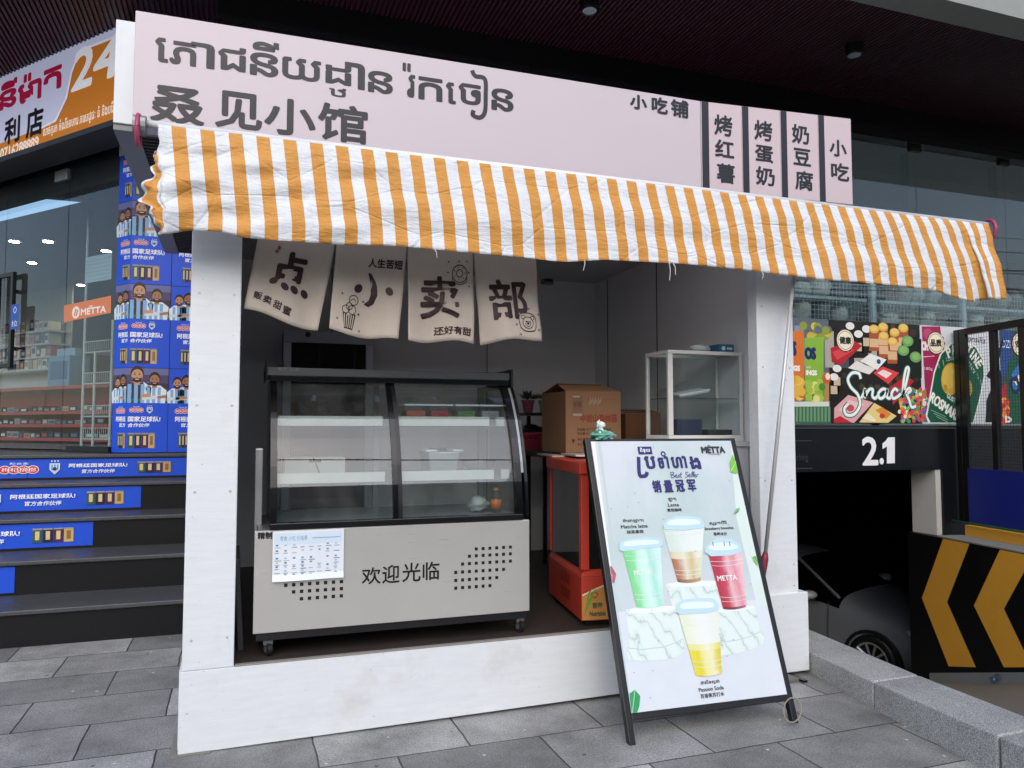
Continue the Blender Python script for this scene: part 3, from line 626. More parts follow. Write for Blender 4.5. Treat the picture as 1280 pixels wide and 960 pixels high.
mb.quad((3.4, RY+.02, 1.43), (16, RY+.02, 1.43), (16, 7, 1.43), (3.4, 7, 1.43), mat('b9bcbc', .6)); mb.quad((3.4, RY+.02, 4.6), (3.4, 7, 4.6), (16, 7, 4.6), (16, RY+.02, 4.6), mat('b9bcbc', .6)); mb.quad((16, RY+.1, 1.42), (16, RY+.1, 4.8), (16, 7, 4.8), (16, 7, 1.42), mat('b9bcbc', .6))
tag(mb.build('stock_room'), 'dim stock room walls and floor behind the mesh racks', 'room')
# mesh racks behind the glass
RK = front(RY+.35); WIRE = mat('a7b2b4', .4, .3); RPOST = mat('b4c4c8', .4)
def rack(x0, x1, label):
    t = thing('mesh_rack', label, 'rack', (x0, RY+.35, 1.43), 'white mesh racks behind the snack banners')
    mb = MB(); n = int((x1-x0)/.052)
    for k in range(n+1): x = x0+.03+(x1-x0-.06)*k/n; mb.box(x-.0022, x+.0022, RY+.35, RY+.3545, 1.5, 3.02, WIRE)
    for k in range(30): z = 1.5+k*.052; mb.box(x0, x1, RY+.355, RY+.3595, z-.0022, z+.0022, WIRE)
    mb.build('mesh_panel', t)
    for x in (x0+.02, x1-.02):
        mb = MB(); mb.box(x-.02, x+.02, RY+.36, RY+.40, 1.43, 3.05, RPOST); mb.build('post', t)
    for z in (2.15, 2.58, 2.86):
        mb = MB(); mb.box(x0+.05, x1-.05, RY+.41, RY+.85, z-.03, z, RPOST); mb.build('shelf_board', t)
xs = [5.2]+[RK.px(x, 380)[0] for x in (1093, 1206)]; xs.append(xs[-1]+1.3); xs.append(xs[-1]+1.3)
for i, l in enumerate(('white mesh rack of wrapped goods beside the kiosk pillar', 'white mesh rack of white bundles above the snack lettering', 'white mesh rack behind the end of the awning', 'white mesh rack at the right edge of the photo')): rack(xs[i], xs[i+1], l)
rn = random.Random(11); BAG = ['9aa19c', 'b8bbb6', '6d7478', '83786c', 'c0c2be', '4a4f55']
BN = dict(zip(BAG, ('grey-green', 'whitish', 'slate', 'brownish', 'white', 'dark')))
for i in range(4):
    for k, z in enumerate((2.15, 2.58, 2.86)):
        x = xs[i]+.16
        while x < xs[i+1]-.14:
            c = rn.choice(BAG); w = rn.uniform(.08, .13); hh = rn.uniform(.09, .17) if k != 0 else rn.uniform(.12, .2)
            mb = MB(); hull_blob(mb, (x, RY+.6, z+hh), w, .14, hh, mat(c, .4, 0, .3, 14, .3), int(x*100+k), 9, .13)
            tag(mb.build('wrapped_bundle', smooth=True), '%s plastic wrapped bundle on the %s shelf of the %s mesh rack' % (BN[c], ('lower', 'middle', 'top')[k], ('first', 'second', 'third', 'fourth')[i]), 'bundle', 'wrapped bundles on the mesh racks'); x += w*2+.05

# snack banners stuck on the lower glass
BP = front(RY-.02)
def zc(x, y): return (960+x/4, 360+y/4)       # coordinates noted on an enlarged crop of the photo
def badge(a, x, y, r, txt, lay=6):
    u, v = a.pl.px(*zc(x, y)); rr = a.pl.px(*zc(x+r, y))[0]-u
    a.poly([(u+rr*(1+.06*math.cos(12*t))*math.cos(t), v+rr*(1+.06*math.cos(12*t))*math.sin(t)) for t in [2*math.pi*k/72 for k in range(72)]], '3a3328', lay)
    a.ell(u, v, rr*.93, rr*.93, 'efe6cf', lay+.5, 28); a.ring(u, v, rr*.8, rr*.8, rr*.05, '8a7a58', lay+.8)
    a.text(txt, u-rr*.62, v-rr*.3, u+rr*.62, v+rr*.3, '2f2a22', lay+1, bold=.004)
def Z(a, *pts): return [a.pl.px(*zc(*p)) for p in pts]
zB, zT = BP.px(1100, 529.5)[1], BP.px(1095, 403)[1]
xe = [BP.px(*zc(x, 450))[0] for x in (60, 308, 766, 1165)]; xe.append(xe[-1]+1.35)
def panel(i, bgc):
    a = Art(BP); a.rect(xe[i], zB, xe[i+1]-.006, zT, bgc, 0); return a
def zell(a, x, y, rx, ry, c, lay, n=18, rot=0):
    u, v = a.pl.px(*zc(x, y)); s_ = a.pl.px(*zc(x+1, y))[0]-u; a.ell(u, v, rx*s_, ry*s_, c, lay, n, rot)
def ztx(a, t, x0, y0, x1, y1, c, lay, **k):
    (u0, v1), (u1, v0) = Z(a, (x0, y0), (x1, y1)); a.text(t, u0, v0, u1, v1, c, lay, **k)
# 1: chip bags in a green basket
a = panel(0, '5d6672'); rn = random.Random(2)
for k in range(7): a.rect(xe[0]+k*.19, zT-.5, xe[0]+k*.19+.12, zT-.06-.02*k, rn.choice(['8b93a0', '474e5a', 'a9a79a', '6c7a8c']), .5)
for k in range(16): zell(a, rn.uniform(150, 300), rn.uniform(175, 250), 20, 17, rn.choice(['d2bd42', 'c8b23c', '8a9a3c', '646a72']), 1+k*.05)
a.poly(Z(a, (60, 225), (178, 212), (182, 560), (60, 570)), 'd9742e', 2); a.poly(Z(a, (182, 250), (278, 245), (276, 575), (186, 585)), '86b53e', 2)
for k in range(22): zell(a, rn.uniform(90, 172), rn.uniform(450, 560), 20, 18, rn.choice(['e2b64a', 'd9a53a', 'e8c765', 'c06a2c']), 3+k*.05)
for k in range(18): zell(a, rn.uniform(195, 270), rn.uniform(470, 575), 17, 15, rn.choice(['d9c85a', '9fc24c', 'e6d98a', '4f8a34']), 3+k*.05)
ztx(a, 'FLOS', 70, 268, 138, 335, '1f2c5c', 4, bold=.012); ztx(a, 'OS', 186, 300, 236, 354, '1f2c5c', 4, bold=.012)
ztx(a, 'RINGS', 84, 388, 158, 414, 'f4ece0', 4, bold=.006); ztx(a, 'and', 190, 388, 212, 402, 'f4ece0', 4); ztx(a, 'INGS', 190, 412, 242, 436, 'f4ece0', 4, bold=.005)
a.poly(Z(a, (280, 420), (305, 420), (305, 570), (280, 570)), 'b08a52', 2); zell(a, 292, 450, 22, 24, 'c0603a', 2.5); zell(a, 298, 442, 12, 14, 'f0e0d0', 3)
a.poly(Z(a, (60, 568), (305, 568), (305, 592), (60, 594)), 'd4dcd4', 5); a.poly(Z(a, (60, 594), (305, 592), (305, 677), (60, 677)), '3f6a48', 5)
for k in range(14): a.poly(Z(a, (66+k*18, 596), (76+k*18, 596), (76+k*18, 668), (66+k*18, 668)), '6f9a78', 5.5)
tag(a.build('snack_banner'), 'printed banner of orange and green crisp bags in a basket', 'banner', 'food banners on the lower shop window')
# 2: jars and boxes with the Snack lettering
a = panel(1, '231d1a'); rn = random.Random(4)
for k in range(60): zell(a, rn.uniform(330, 745), rn.uniform(190, 655), rn.uniform(8, 18), rn.uniform(8, 16), rn.choice(['33302c', '3d2f26', '1a1a1c', '4a3a2a']), .3+k*.004)
for x, y in ((410, 190), (452, 230), (492, 205), (345, 402), (330, 445)): a.poly(Z(a, (x-24, y), (x+24, y), (x+26, y+120), (x-26, y+120)), '1a1918', 1); a.rect(*Z(a, (x-16, y+85))[0], *Z(a, (x+16, y+45))[0], 'c9b89a', 1.2); zell(a, x, y, 22, 15, 'e6e6e2', 1.4)
for x, y in ((530, 205), (575, 195), (676, 200), (632, 222), (578, 240), (622, 268)): a.poly(Z(a, (x-24, y), (x+24, y), (x+25, y+110), (x-25, y+110)), 'a8552e', 2+y*.001); a.rect(*Z(a, (x-22, y+90))[0], *Z(a, (x+22, y+50))[0], 'd9b48a', 2.3+y*.001); zell(a, x, y, 25, 17, 'dcb04e', 2.4+y*.001); zell(a, x, y-4, 19, 12, 'e8c670', 2.5+y*.001)
for x, y in ((697, 265), (758, 255), (757, 300), (676, 312), (737, 345)): a.poly(Z(a, (x-30, y), (x+(30 if x < 740 else 8), y), (x+(31 if x < 740 else 8), y+105), (x-31, y+105)), '14201a', 3+y*.001); (zell(a, x, y, 29, 21, '6fa05a', 3.4+y*.001), zell(a, x, y-3, 20, 14, '86b56e', 3.5+y*.001)) if x < 740 else None
for pts, c, l in (([(312, 300), (420, 255), (470, 290), (365, 385), (318, 370)], 'b3262c', 3), ([(320, 320), (400, 290), (430, 310), (345, 360)], 'd4474a', 3.3), ([(460, 365), (510, 328), (592, 358), (545, 410)], 'ece9e4', 4), ([(400, 400), (440, 365), (535, 405), (505, 432)], 'e3e0da', 4), ([(525, 425), (572, 392), (655, 425), (600, 480)], 'd9454a', 4.2), ([(545, 425), (575, 408), (620, 428), (590, 452)], 'f1d9d4', 4.4), ([(600, 500), (690, 440), (730, 465), (625, 585)], 'b9242e', 4.1), ([(330, 600), (400, 535), (525, 572), (430, 674), (330, 674)], 'dba9ac', 4.1), ([(352, 610), (405, 560), (480, 580), (420, 640)], 'e9c9c9', 4.3), ([(455, 672), (530, 574), (642, 640), (600, 674)], 'e4cf86', 4.3), ([(535, 610), (570, 595), (615, 630), (590, 655)], 'd88a3a', 4.5), ([(470, 650), (500, 625), (540, 660), (530, 672)], 'efe6c8', 4.6), ([(328, 655), (360, 640), (420, 674), (328, 674)], 'c02a34', 4.5)): a.poly(Z(a, *pts), c, l)
zell(a, 552, 368, 10, 10, '2c4a8a', 5); zell(a, 570, 640, 14, 10, 'c43a30', 5); zell(a, 410, 600, 20, 14, 'c95058', 5)
for k in range(120): zell(a, rn.uniform(655, 762), rn.uniform(505, 668), 9, 8, rn.choice(['d9453a', 'e8b83a', '4aa05a', 'e8e0d0', '3a6ab0', 'd97a3a', 'c94a7a', '8ac04a']), 4.5+k*.004, 8)
def script(a, pts, w, col, lay): a.curve(Z(a, *pts), w, col, lay)
SN = [[(462, 455), (452, 428), (420, 425), (398, 455), (412, 495), (448, 535), (458, 585), (430, 630), (392, 634), (380, 605), (400, 578)], [(464, 552), (476, 528), (484, 505), (482, 552)], [(482, 545), (502, 510), (522, 508), (520, 540), (534, 552), (546, 540)], [(594, 512), (572, 505), (550, 528), (558, 552), (580, 542), (596, 508), (592, 542), (604, 552), (614, 542)], [(648, 515), (632, 504), (616, 528), (624, 552), (648, 542), (662, 528)], [(668, 552), (690, 470), (702, 405), (688, 405), (676, 470), (670, 552)], [(674, 528), (702, 502), (712, 512), (694, 530)], [(690, 528), (704, 560), (716, 595), (738, 590)]]
for p in SN: script(a, p, .054, '1f6c70', 6.5)
for p in SN: script(a, p, .032, 'f1f4ee', 7.5)
badge(a, 385, 262, 45, '健康')
tag(a.build('snack_banner'), 'printed banner of jars and boxes with large white script lettering', 'banner', 'food banners on the lower shop window')
# 3: bags with the green potato pack
a = panel(2, 'cfd4da'); rn = random.Random(6)
a.poly(Z(a, (768, 192), (860, 192), (880, 330), (835, 470), (800, 560), (785, 520)), '9d2350', 1); ztx(a, 'CH', 768, 270, 800, 310, 'f0dce4', 2, bold=.01); ztx(a, '180g', 782, 395, 822, 415, 'f0dce4', 2); a.line(Z(a, (770, 345), (832, 340)), .008, 'e6c6d4', 2); zell(a, 800, 230, 24, 22, 'b84a74', 1.5)
a.poly(Z(a, (766, 520), (790, 500), (800, 672), (766, 672)), 'b07a4a', 1.2)
for k in range(30): zell(a, rn.uniform(772, 800), rn.uniform(560, 664), 9, 8, rn.choice(['d9453a', 'e8b83a', '4aa05a', 'e8e0d0', '3a6ab0']), 1.6+k*.01, 8)
a.poly(Z(a, (788, 640), (828, 420), (862, 322), (915, 272), (975, 262), (1042, 290), (1082, 362), (1085, 440), (1060, 560), (1030, 672), (800, 672)), 'e9ebe6', 2); a.poly(Z(a, (796, 640), (834, 424), (868, 330), (918, 280), (975, 270), (1036, 297), (1075, 365), (1078, 440), (1054, 560), (1024, 672), (812, 672)), '1d5a42', 2.4)
for t, x, y, r in (('P', 903, 322, .42), ('A', 926, 308, .22), ('L', 952, 300, .1), ('A', 975, 300, -.08), ('T', 1004, 310, -.5), ('I', 1020, 328, -.7), ('N', 1036, 350, -.85), ('E', 1055, 380, -1.05)):
    u, v = Z(a, (x, y))[0]; w = .006 if t == 'I' else .030; a.text(t, u-w, v-.055, u+w, v+.055, 'f0f2ea', 4, bold=.006, rot=r)
u, v = Z(a, (925, 350))[0]; a.text('CLASSICHE', u-.11, v-.02, u+.11, v+.02, 'cfdccb', 4, rot=.2); u, v = Z(a, (1014, 392))[0]; a.text('PATATE', u-.09, v-.02, u+.09, v+.02, 'cfdccb', 4, rot=-.95)
zell(a, 912, 455, 46, 62, 'd9b04a', 3, 24, -.2); zell(a, 905, 445, 33, 46, 'e4c25e', 3.4, 20, -.2); zell(a, 990, 500, 30, 40, 'c9a03e', 3); zell(a, 886, 500, 10, 14, 'c2943a', 3.8); zell(a, 925, 420, 8, 8, 'efd480', 3.9)
u, v = Z(a, (922, 556))[0]; a.text('GUSTO', u-.09, v-.025, u+.09, v+.025, 'f0f2ea', 4, bold=.002, rot=-.5)
u, v = Z(a, (906, 612))[0]; a.text('ROSMARINO', u-.30, v-.055, u+.30, v+.055, 'f4f5ee', 4, bold=.006, rot=-.52)
for k in range(3): a.line(Z(a, (815+k*12, 610+k*16), (890+k*10, 645+k*16)), .006, '9fc0ac', 4)
for x, y in ((850, 385), (873, 375), (945, 390), (1060, 470), (1045, 440)): a.line(Z(a, (x, y-16), (x+6, y+16)), .012, '8fb09c', 4)
ztx(a, 'Consilia', 972, 236, 1088, 274, '23262a', 4, shear=.25, rot=-.06)
a.poly(Z(a, (1090, 440), (1128, 380), (1172, 250), (1176, 262), (1150, 380), (1168, 440), (1168, 672), (1086, 672), (1092, 560), (1130, 470)), '12161a', 3)
badge(a, 838, 275, 43, '品质')
tag(a.build('snack_banner'), 'printed banner of a dark green potato crisp bag beside a crimson bag', 'banner', 'food banners on the lower shop window')
# 4: right edge
a = panel(3, '3a4a58'); rn = random.Random(8)
a.poly(Z(a, (1165, 220), (1215, 210), (1218, 430), (1165, 440)), '2b4c8c', 1); ztx(a, 'DZI', 1168, 260, 1212, 300, 'dfe6f2', 2)
a.poly(Z(a, (1170, 672), (1195, 380), (1225, 340), (1420, 330), (1440, 672)), '1c5540', 1.5); a.poly(Z(a, (1168, 500), (1192, 470), (1205, 672), (1160, 672)), 'a8283a', 2)
a.poly(Z(a, (1215, 430), (1260, 370), (1380, 350), (1400, 470), (1290, 560), (1225, 500)), '3a74b8', 3); a.poly(Z(a, (1222, 462), (1270, 420), (1390, 400), (1396, 460), (1290, 540)), 'e8e4da', 3.5); u, v = Z(a, (1300, 455))[0]; a.text('CHOCO', u-.3, v-.09, u+.3, v+.09, '1f2c50', 4, bold=.012, rot=.35)
for k in range(14): zell(a, rn.uniform(1172, 1200), rn.uniform(560, 668), 12, 12, rn.choice(['c9453a', 'd99a4a', '8a2030']), 2.5+k*.02, 8)
ztx(a, 'D', 1185, 645, 1215, 670, 'f0e8e0', 5, bold=.008)
badge(a, 1262, 282, 44, '安全')
tag(a.build('snack_banner'), 'printed banner of blue and green packets behind the mesh gate', 'banner', 'food banners on the lower shop window')

# beam with the height limit, pier, garage
BM = mat('0f1318', .35, .1, .1, 4, .04)
zb0, zb1 = .952, 1.428
gb = thing('garage_beam', 'dark clad garage beam with white 2.1 height limit numerals', 'beam', (6, RY, zb0))
mb = MB(); mb.box(3.4, 7.475, RY-.03, RY+.3, zb0, zb1-.03, BM); mb.box(3.4, 16, RY-.045, RY+.3, zb1-.028, zb1, mat('2a2e34', .3, .2)); mb.build('beam_cladding', gb, bevel=.004)
a = Art(front(RY-.033)); 
(u0, v1), (u1, v0) = a.pl.px(1078, 547), a.pl.px(1097, 580.5); a.text('2', u0, v0, u1, v1, 'eef1f4', 1, bold=.010)
a.ppx([(1118.5, 546.5), (1118.5, 579), (1108.5, 579.3), (1108.5, 558), (1103, 561.5), (1103, 554.5), (1107, 551), (1110, 546.7)], 'eef1f4', 1)
u, v = a.pl.px(1102, 576.5); a.ell(u, v, .030, .034, 'eef1f4', 1.5)
(u0, v1), (u1, v0) = a.pl.px(990, 561), a.pl.px(1010, 578); a.text('Parking', u0, v0, u1, v0+.09, '3c4046', 1); a.line([(u0-.1, v1+.08), (u1+.05, v1+.08)], .01, '3c4046'); a.line([(u0-.1, v0-.06), (u1+.05, v0-.06)], .01, '3c4046')
a.build('height_numerals', gb)
mb = MB(); mb.box(7.478, 7.80, RY-.032, RY+.3, .238, zb1-.03, BM); mb.box(7.80, 16, RY-.02, RY+.3, .3, zb1-.03, mat('0c0e11', .5)); tag(mb.build('garage_pier', bevel=.004), 'black clad pier beside the garage opening behind the gate post', 'pier')
yb = P(1146, 625, X=7.475).y
mb = MB(); mb.box(7.40, 7.474, RY-.01, yb, .235, zb0-.003, mat('c9c8c2', .5, dirt=.15)); tag(mb.build('white_reveal', bevel=.003), 'short white painted pier at the right of the garage opening', 'pier')
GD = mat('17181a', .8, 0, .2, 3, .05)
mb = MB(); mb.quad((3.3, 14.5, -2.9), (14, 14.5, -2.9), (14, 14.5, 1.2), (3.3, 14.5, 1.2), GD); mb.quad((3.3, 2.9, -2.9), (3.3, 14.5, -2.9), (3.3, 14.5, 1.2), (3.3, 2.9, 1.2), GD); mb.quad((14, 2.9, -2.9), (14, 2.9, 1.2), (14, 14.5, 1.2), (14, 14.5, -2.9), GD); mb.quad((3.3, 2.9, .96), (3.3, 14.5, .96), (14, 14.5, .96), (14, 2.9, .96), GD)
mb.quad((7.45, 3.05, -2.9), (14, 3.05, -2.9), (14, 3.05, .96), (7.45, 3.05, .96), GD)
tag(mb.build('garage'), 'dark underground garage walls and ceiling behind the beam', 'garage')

# chevron wall and gate along the ramp
WX = Plane((7.3, 2.75, 0), (-.161, -.987, 0), (0, 0, 1)); WT = .235
YEL = mat('f2ae3e', .5, 0, .08, 5, .1, dirt=.2); BLK = mat('08080a', .5, 0, .2, 5, .08); PLG = mat('8b8d8e', .7, dirt=.3)
cw = thing('chevron_wall', 'low ramp wall painted with bold yellow and black chevrons', 'wall', WX(1, 0))
mb = MB(); n = 30
def wz_(u): return rz(WX(u, 0).y)
L_ = 6.2
for k in range(n):
    u0, u1 = -.35+k*(L_+.35)/n, -.35+(k+1)*(L_+.35)/n
    b0, b1 = wz_(u0), wz_(u1)
    mb.hexa([WX(u0, b0-.1, 0), WX(u1, b1-.1, 0), WX(u1, b1-.1, -.3), WX(u0, b0-.1, -.3), WX(u0, WT, 0), WX(u1, WT, 0), WX(u1, WT, -.3), WX(u0, WT, -.3)], BLK)
mb.build('wall_body', cw)
mb = MB()
for k in range(n):
    u0, u1 = -.03+k*L_/n, -.03+(k+1)*L_/n
    mb.hexa([WX(u0, wz_(u0)-.06, .03), WX(u1, wz_(u1)-.06, .03), WX(u1, wz_(u1)-.06, .001), WX(u0, wz_(u0)-.06, .001), WX(u0, wz_(u0)+.10, .03), WX(u1, wz_(u1)+.10, .03), WX(u1, wz_(u1)+.10, .001), WX(u0, wz_(u0)+.10, .001)], PLG)
mb.build('plinth', cw)
a = Art(WX)
A_ = WX.px(1179, 672), WX.px(1212, 679.5), WX.px(1184, 752.5), WX.px(1220, 834), WX.px(1186, 833), WX.px(1152.5, 747.5)
B_ = WX.px(1250, 687), WX.px(1291, 695), WX.px(1255, 761), WX.px(1290, 834), WX.px(1255, 834), WX.px(1217.5, 757)
fx = lambda pts: [(u, min(v, WT-.004)) for u, v in pts]
a.poly(fx(A_), YEL, 2); a.poly(fx(B_), YEL, 2)
du = B_[0][0]-A_[0][0]
C_ = [(u+du*1.05, v+.12 if v < 0 else v) for u, v in B_]; a.poly(fx(C_), YEL, 2)
a.build('chevron', cw)
mb = MB(); mb.bx(WX, .12, L_, WT+.001, WT+.02, -.30, .004, PLG); mb.bx(WX, .16, L_, WT+.0, WT+.13, -.52, -.3005, YEL); mb.build('coping', cw, bevel=.004)
GP = SP2 = Plane(WX.o-WX.n*(.40), WX.ux, (0, 0, 1))
gt = thing('mesh_gate', 'black steel mesh gate leaf with blue lower sheet above the chevron wall', 'gate', GP(.1, WT+.13))
u0 = GP.px(1196, 500)[0]; u1 = GP.px(1211, 500)[0]; zt2 = GP.px(1200, 412)[1]; z0 = WT+.131
mb = MB(); mb.bx(GP, u0, u0+(u1-u0)*.42, z0, zt2, -.02, .02, BLACKM); mb.bx(GP, u0+(u1-u0)*.5, u1, z0, zt2, -.02, .02, BLACKM); mb.bx(GP, u1+.001, u1+3.2, zt2-.07, zt2, -.035, .035, BLACKM); mb.bx(GP, u1+.001, u1+3.2, z0+.02, z0+.08, -.035, .035, BLACKM)
for px in (1243,): u = GP.px(px, 450)[0]; mb.bx(GP, u-.035, u+.035, z0+.081, zt2-.071, -.03, .03, BLACKM); du_ = u-u1
for k in range(2, 7): mb.bx(GP, u1+du_*k-.035, u1+du_*k+.035, z0+.081, zt2-.071, -.03, .03, BLACKM)
mb.build('gate_frame', gt, bevel=.004)
mb = MB(); nn = int(3.1/.034)
for k in range(nn): u = u1+.03+k*.034; mb.bx(GP, u-.0011, u+.0011, z0+.08, zt2-.07, -.0035, -.0015, BLACKM)
for k in range(int((zt2-z0-.16)/.034)): v = z0+.09+k*.034; mb.bx(GP, u1, u1+3.1, v-.0011, v+.0011, .001, .003, BLACKM)
mb.build('mesh_infill', gt)
(ub0, vt), (_, vb) = GP.px(1214, 585), GP.px(1214, 652)
mb = MB(); mb.bx(GP, ub0, ub0+3.0, vb, vt, .036, .05, mat('1c2a86', .45, 0, .12, 4, .08, dirt=.3)); mb.build('blue_sheet', gt, bevel=.003)
mb = MB(); mb.tube([WX(.02, WT+.16, -.26), WX(3.5, WT+.16, -.26)], .012, mat('3d8f6a', .5), 10); tag(mb.build('green_hose', smooth=True), 'thin green hose lying along the top of the chevron wall', 'hose')
p = P(1193, 847, X=7.05); q = WX(.95, wz_(.95)+.05, .09)
mb = MB(); mb.lathe(q, (.95, .25, .05), [(.012, -.09), (.032, -.075), (.032, .05), (.012, .08), (.012, .10)], glass((.75, .85, .95), 1.2, .02, 1.45, 'bottle_plastic'), 14); mb.lathe(q, (.95, .25, .05), [(.0135, .085), (.0135, .105)], mat('2a58b0', .4), 10)
tag(mb.build('plastic_bottle', smooth=True), 'empty clear plastic bottle lying at the foot of the chevron wall', 'bottle')

# car in the garage
def car():
    wp = P(1094, 856, Z=-1.85); fwd = Vector((.297, -.955, 0)).normalized(); near = Vector((fwd.y, -fwd.x, 0))    # near side faces the camera
    o = wp-fwd*(-.85)-near*.80   # front centre on the ground
    o.z = -1.85
    t = thing('parked_car', 'dark grey hatchback parked in the shade of the garage, nose to the right', 'car', o)
    W = lambda x, y, z: o-fwd*x+near*y+Vector((0, 0, z))
    paintm = mat('74787e', .22, .1, .05, 3, .01); gl = mat('060608', .12, 0, .1, 5, .0, .2); trim = mat('0d0e10', .5)
    stn = [(0, .55, .24, .48, .60, .64, .40), (.12, .74, .20, .50, .66, .71, .55), (.45, .84, .19, .54, .75, .81, .62), (.95, .875, .19, .58, .85, .92, .66), (1.30, .885, .19, .60, .91, 1.00, .68), (1.65, .89, .19, .6, .94, 1.22, .62), (2.05, .89, .19, .6, .96, 1.42, .58), (2.7, .89, .19, .6, .97, 1.47, .58), (3.4, .88, .2, .6, .98, 1.43, .56), (3.95, .86, .22, .6, .98, 1.25, .54), (4.3, .8, .28, .6, .95, 1.02, .52), (4.4, .7, .34, .6, .85, .9, .5)]
    mb = MB(); vs = []
    for x, w, z0, z1, z2, z3, wr in stn:
        ring = [(0, z0), (w*.86, z0), (w*.97, z0+.1), (w, z1), (w*.97, z2), (wr, z3), (wr*.5, z3+.025), (0, z3+.03)]
        ring = ring+[(-a, b) for a, b in reversed(ring[1:-1])]; vs.append([W(x, a, b) for a, b in ring])
    n = len(vs[0]); flat = [p for r in vs for p in r]
    for i in range(len(vs)-1):
        for k in range(n):
            kk = (k+1) % n; glassy = (4 <= i <= 9 and k in (4, n-5)) or (4 <= i <= 5 and k in (5, 6, 7, 8))
            mb.add([flat[i*n+k], flat[i*n+kk], flat[(i+1)*n+kk], flat[(i+1)*n+k]], [(0, 1, 2, 3)], gl if glassy else paintm)
    mb.add(vs[0], [tuple(range(n))], paintm); mb.add(vs[-1], [tuple(reversed(range(n)))], paintm)
    b = mb.build('body', t, smooth=False)
    bm = bmesh.new(); bm.from_mesh(b.data); bmesh.ops.remove_doubles(bm, verts=bm.verts, dist=.001); bmesh.ops.recalc_face_normals(bm, faces=bm.faces); bm.to_mesh(b.data); bm.free()
    b.data.polygons.foreach_set('use_smooth', [True]*len(b.data.polygons)); s_ = b.modifiers.new('s', 'SUBSURF'); s_.levels = s_.render_levels = 2
    for x in (.85, 3.45):
        for s_ in (1, -1):
            c = W(x, s_*.80, .315)
            w = MB().lathe(c, near*s_, [(.21, -.10), (.30, -.10), (.318, -.07), (.318, .06), (.30, .085), (.225, .09), (.215, .06)], trim, 28).build('wheel', t, smooth=True)
            mb = MB(); mb.lathe(c, near*s_, [(.04, .09), (.04, .075), (.0, .075)], ALU, 12)
            for k in range(10):
                a_ = 2*math.pi*k/10; d = fwd*math.cos(a_)+Vector((0, 0, math.sin(a_))); mb.tube([c+d*.03+near*s_*.07, c+d*.22+near*s_*.085], [.014, .018], ALU, 6)
            mb.lathe(c, near*s_, [(.215, .07), (.228, .092), (.205, .092), (.2, .07)], ALU, 28, False); mb.build('rim', w)
            if s_ == 1: MB().lathe(c, near, [(.335, -.05), (.375, -.05), (.375, .084), (.335, .084), (.335, -.05)], trim, 28, False).build('arch', t)
    for s_ in (1, -1):
        mb = MB(); hull_blob(mb, W(1.62, s_*1.0, 1.02), .11, .085, .06, mat('b0b4b8', .4, .2), 3, 10, .02); mb.build('mirror', t, smooth=True)
        mb = MB(); hull_blob(mb, (0, 0, 0), .17, .055, .055, mat('c4c8cc', .1, .3), 5, 12, .0); rot = Matrix.Rotation(math.atan2(-fwd.y*1+near.y*.55*s_*0-(.0), 0) if False else math.atan2((-fwd+near*.75*s_).y, (-fwd+near*.75*s_).x), 3, 'Z') @ Matrix.Rotation(-.45, 3, 'Y'); mb.v = [W(.30, s_*.745, .685)+rot @ v for v in mb.v]; mb.build('headlight', t, smooth=True)
    mb = MB()
    for x in (1.42, 2.5): mb.tube([W(x, .893, .28), W(x, .903, .6), W(x, .87, .95)], .004, trim, 5)
    mb.tube([W(1.5, .885, .93), W(4.2, .85, .97)], .008, trim, 6); mb.build('door_seam', t)
    mb = MB(); mb.tube([W(1.34, .73, .985), W(2.0, .605, 1.40), W(2.7, .60, 1.45)], .022, paintm, 8); mb.build('pillar_trim', t)
car()

# ------------------------------------------------------------------ across the street (seen only as reflections in the glass)
for i, (x, w, h, c, lb) in enumerate(((-44, 17, 6.5, '7a7d80', 'grey'), (-24, 16, 9.5, '8b857a', 'beige'), (-5, 22, 12.5, '54595e', 'dark grey'), (20, 24, 10.5, '74777a', 'pale'))):
    t = thing('building', '%s street building across the road, mirrored in the shop glass' % lb, 'building', (x+w/2, -34, -.1), 'buildings across the road')
    mb = MB(); mb.box(x, x+w, -40, -34, -.1, h, mat(c, .8)); mb.box(x-.2, x+w+.2, -40, -33.8, h+.001, h+.3, mat('5a5c5e', .8)); mb.build('wall', t)
    for k in range(4):
        for z in (1.2, 4.2):
            mb = MB(); xx = x+1.2+k*(w-2)/4; mb.box(xx, xx+2.0, -34.0, -33.95, z, z+1.6, mat('20262c', .15)); mb.build('window', t)
rn = random.Random(9)
for i in range(9):
    z = 5.2+i*.28; y = -7.5-rn.uniform(0, 1.2); sag = rn.uniform(.3, .9); dz = rn.uniform(-1.2, 1.2)
    pts = [(-30+60*k/24, y, z+dz*(k/24-.5)-sag*(1-(k/12-1)**2)) for k in range(25)]
    tag(MB().tube(pts, rn.choice([.012, .018, .03]), mat('101012', .6), 6).build('utility_cable'), 'black overhead cable across the street, mirrored in the shop glass', 'cable', 'overhead cables across the street')

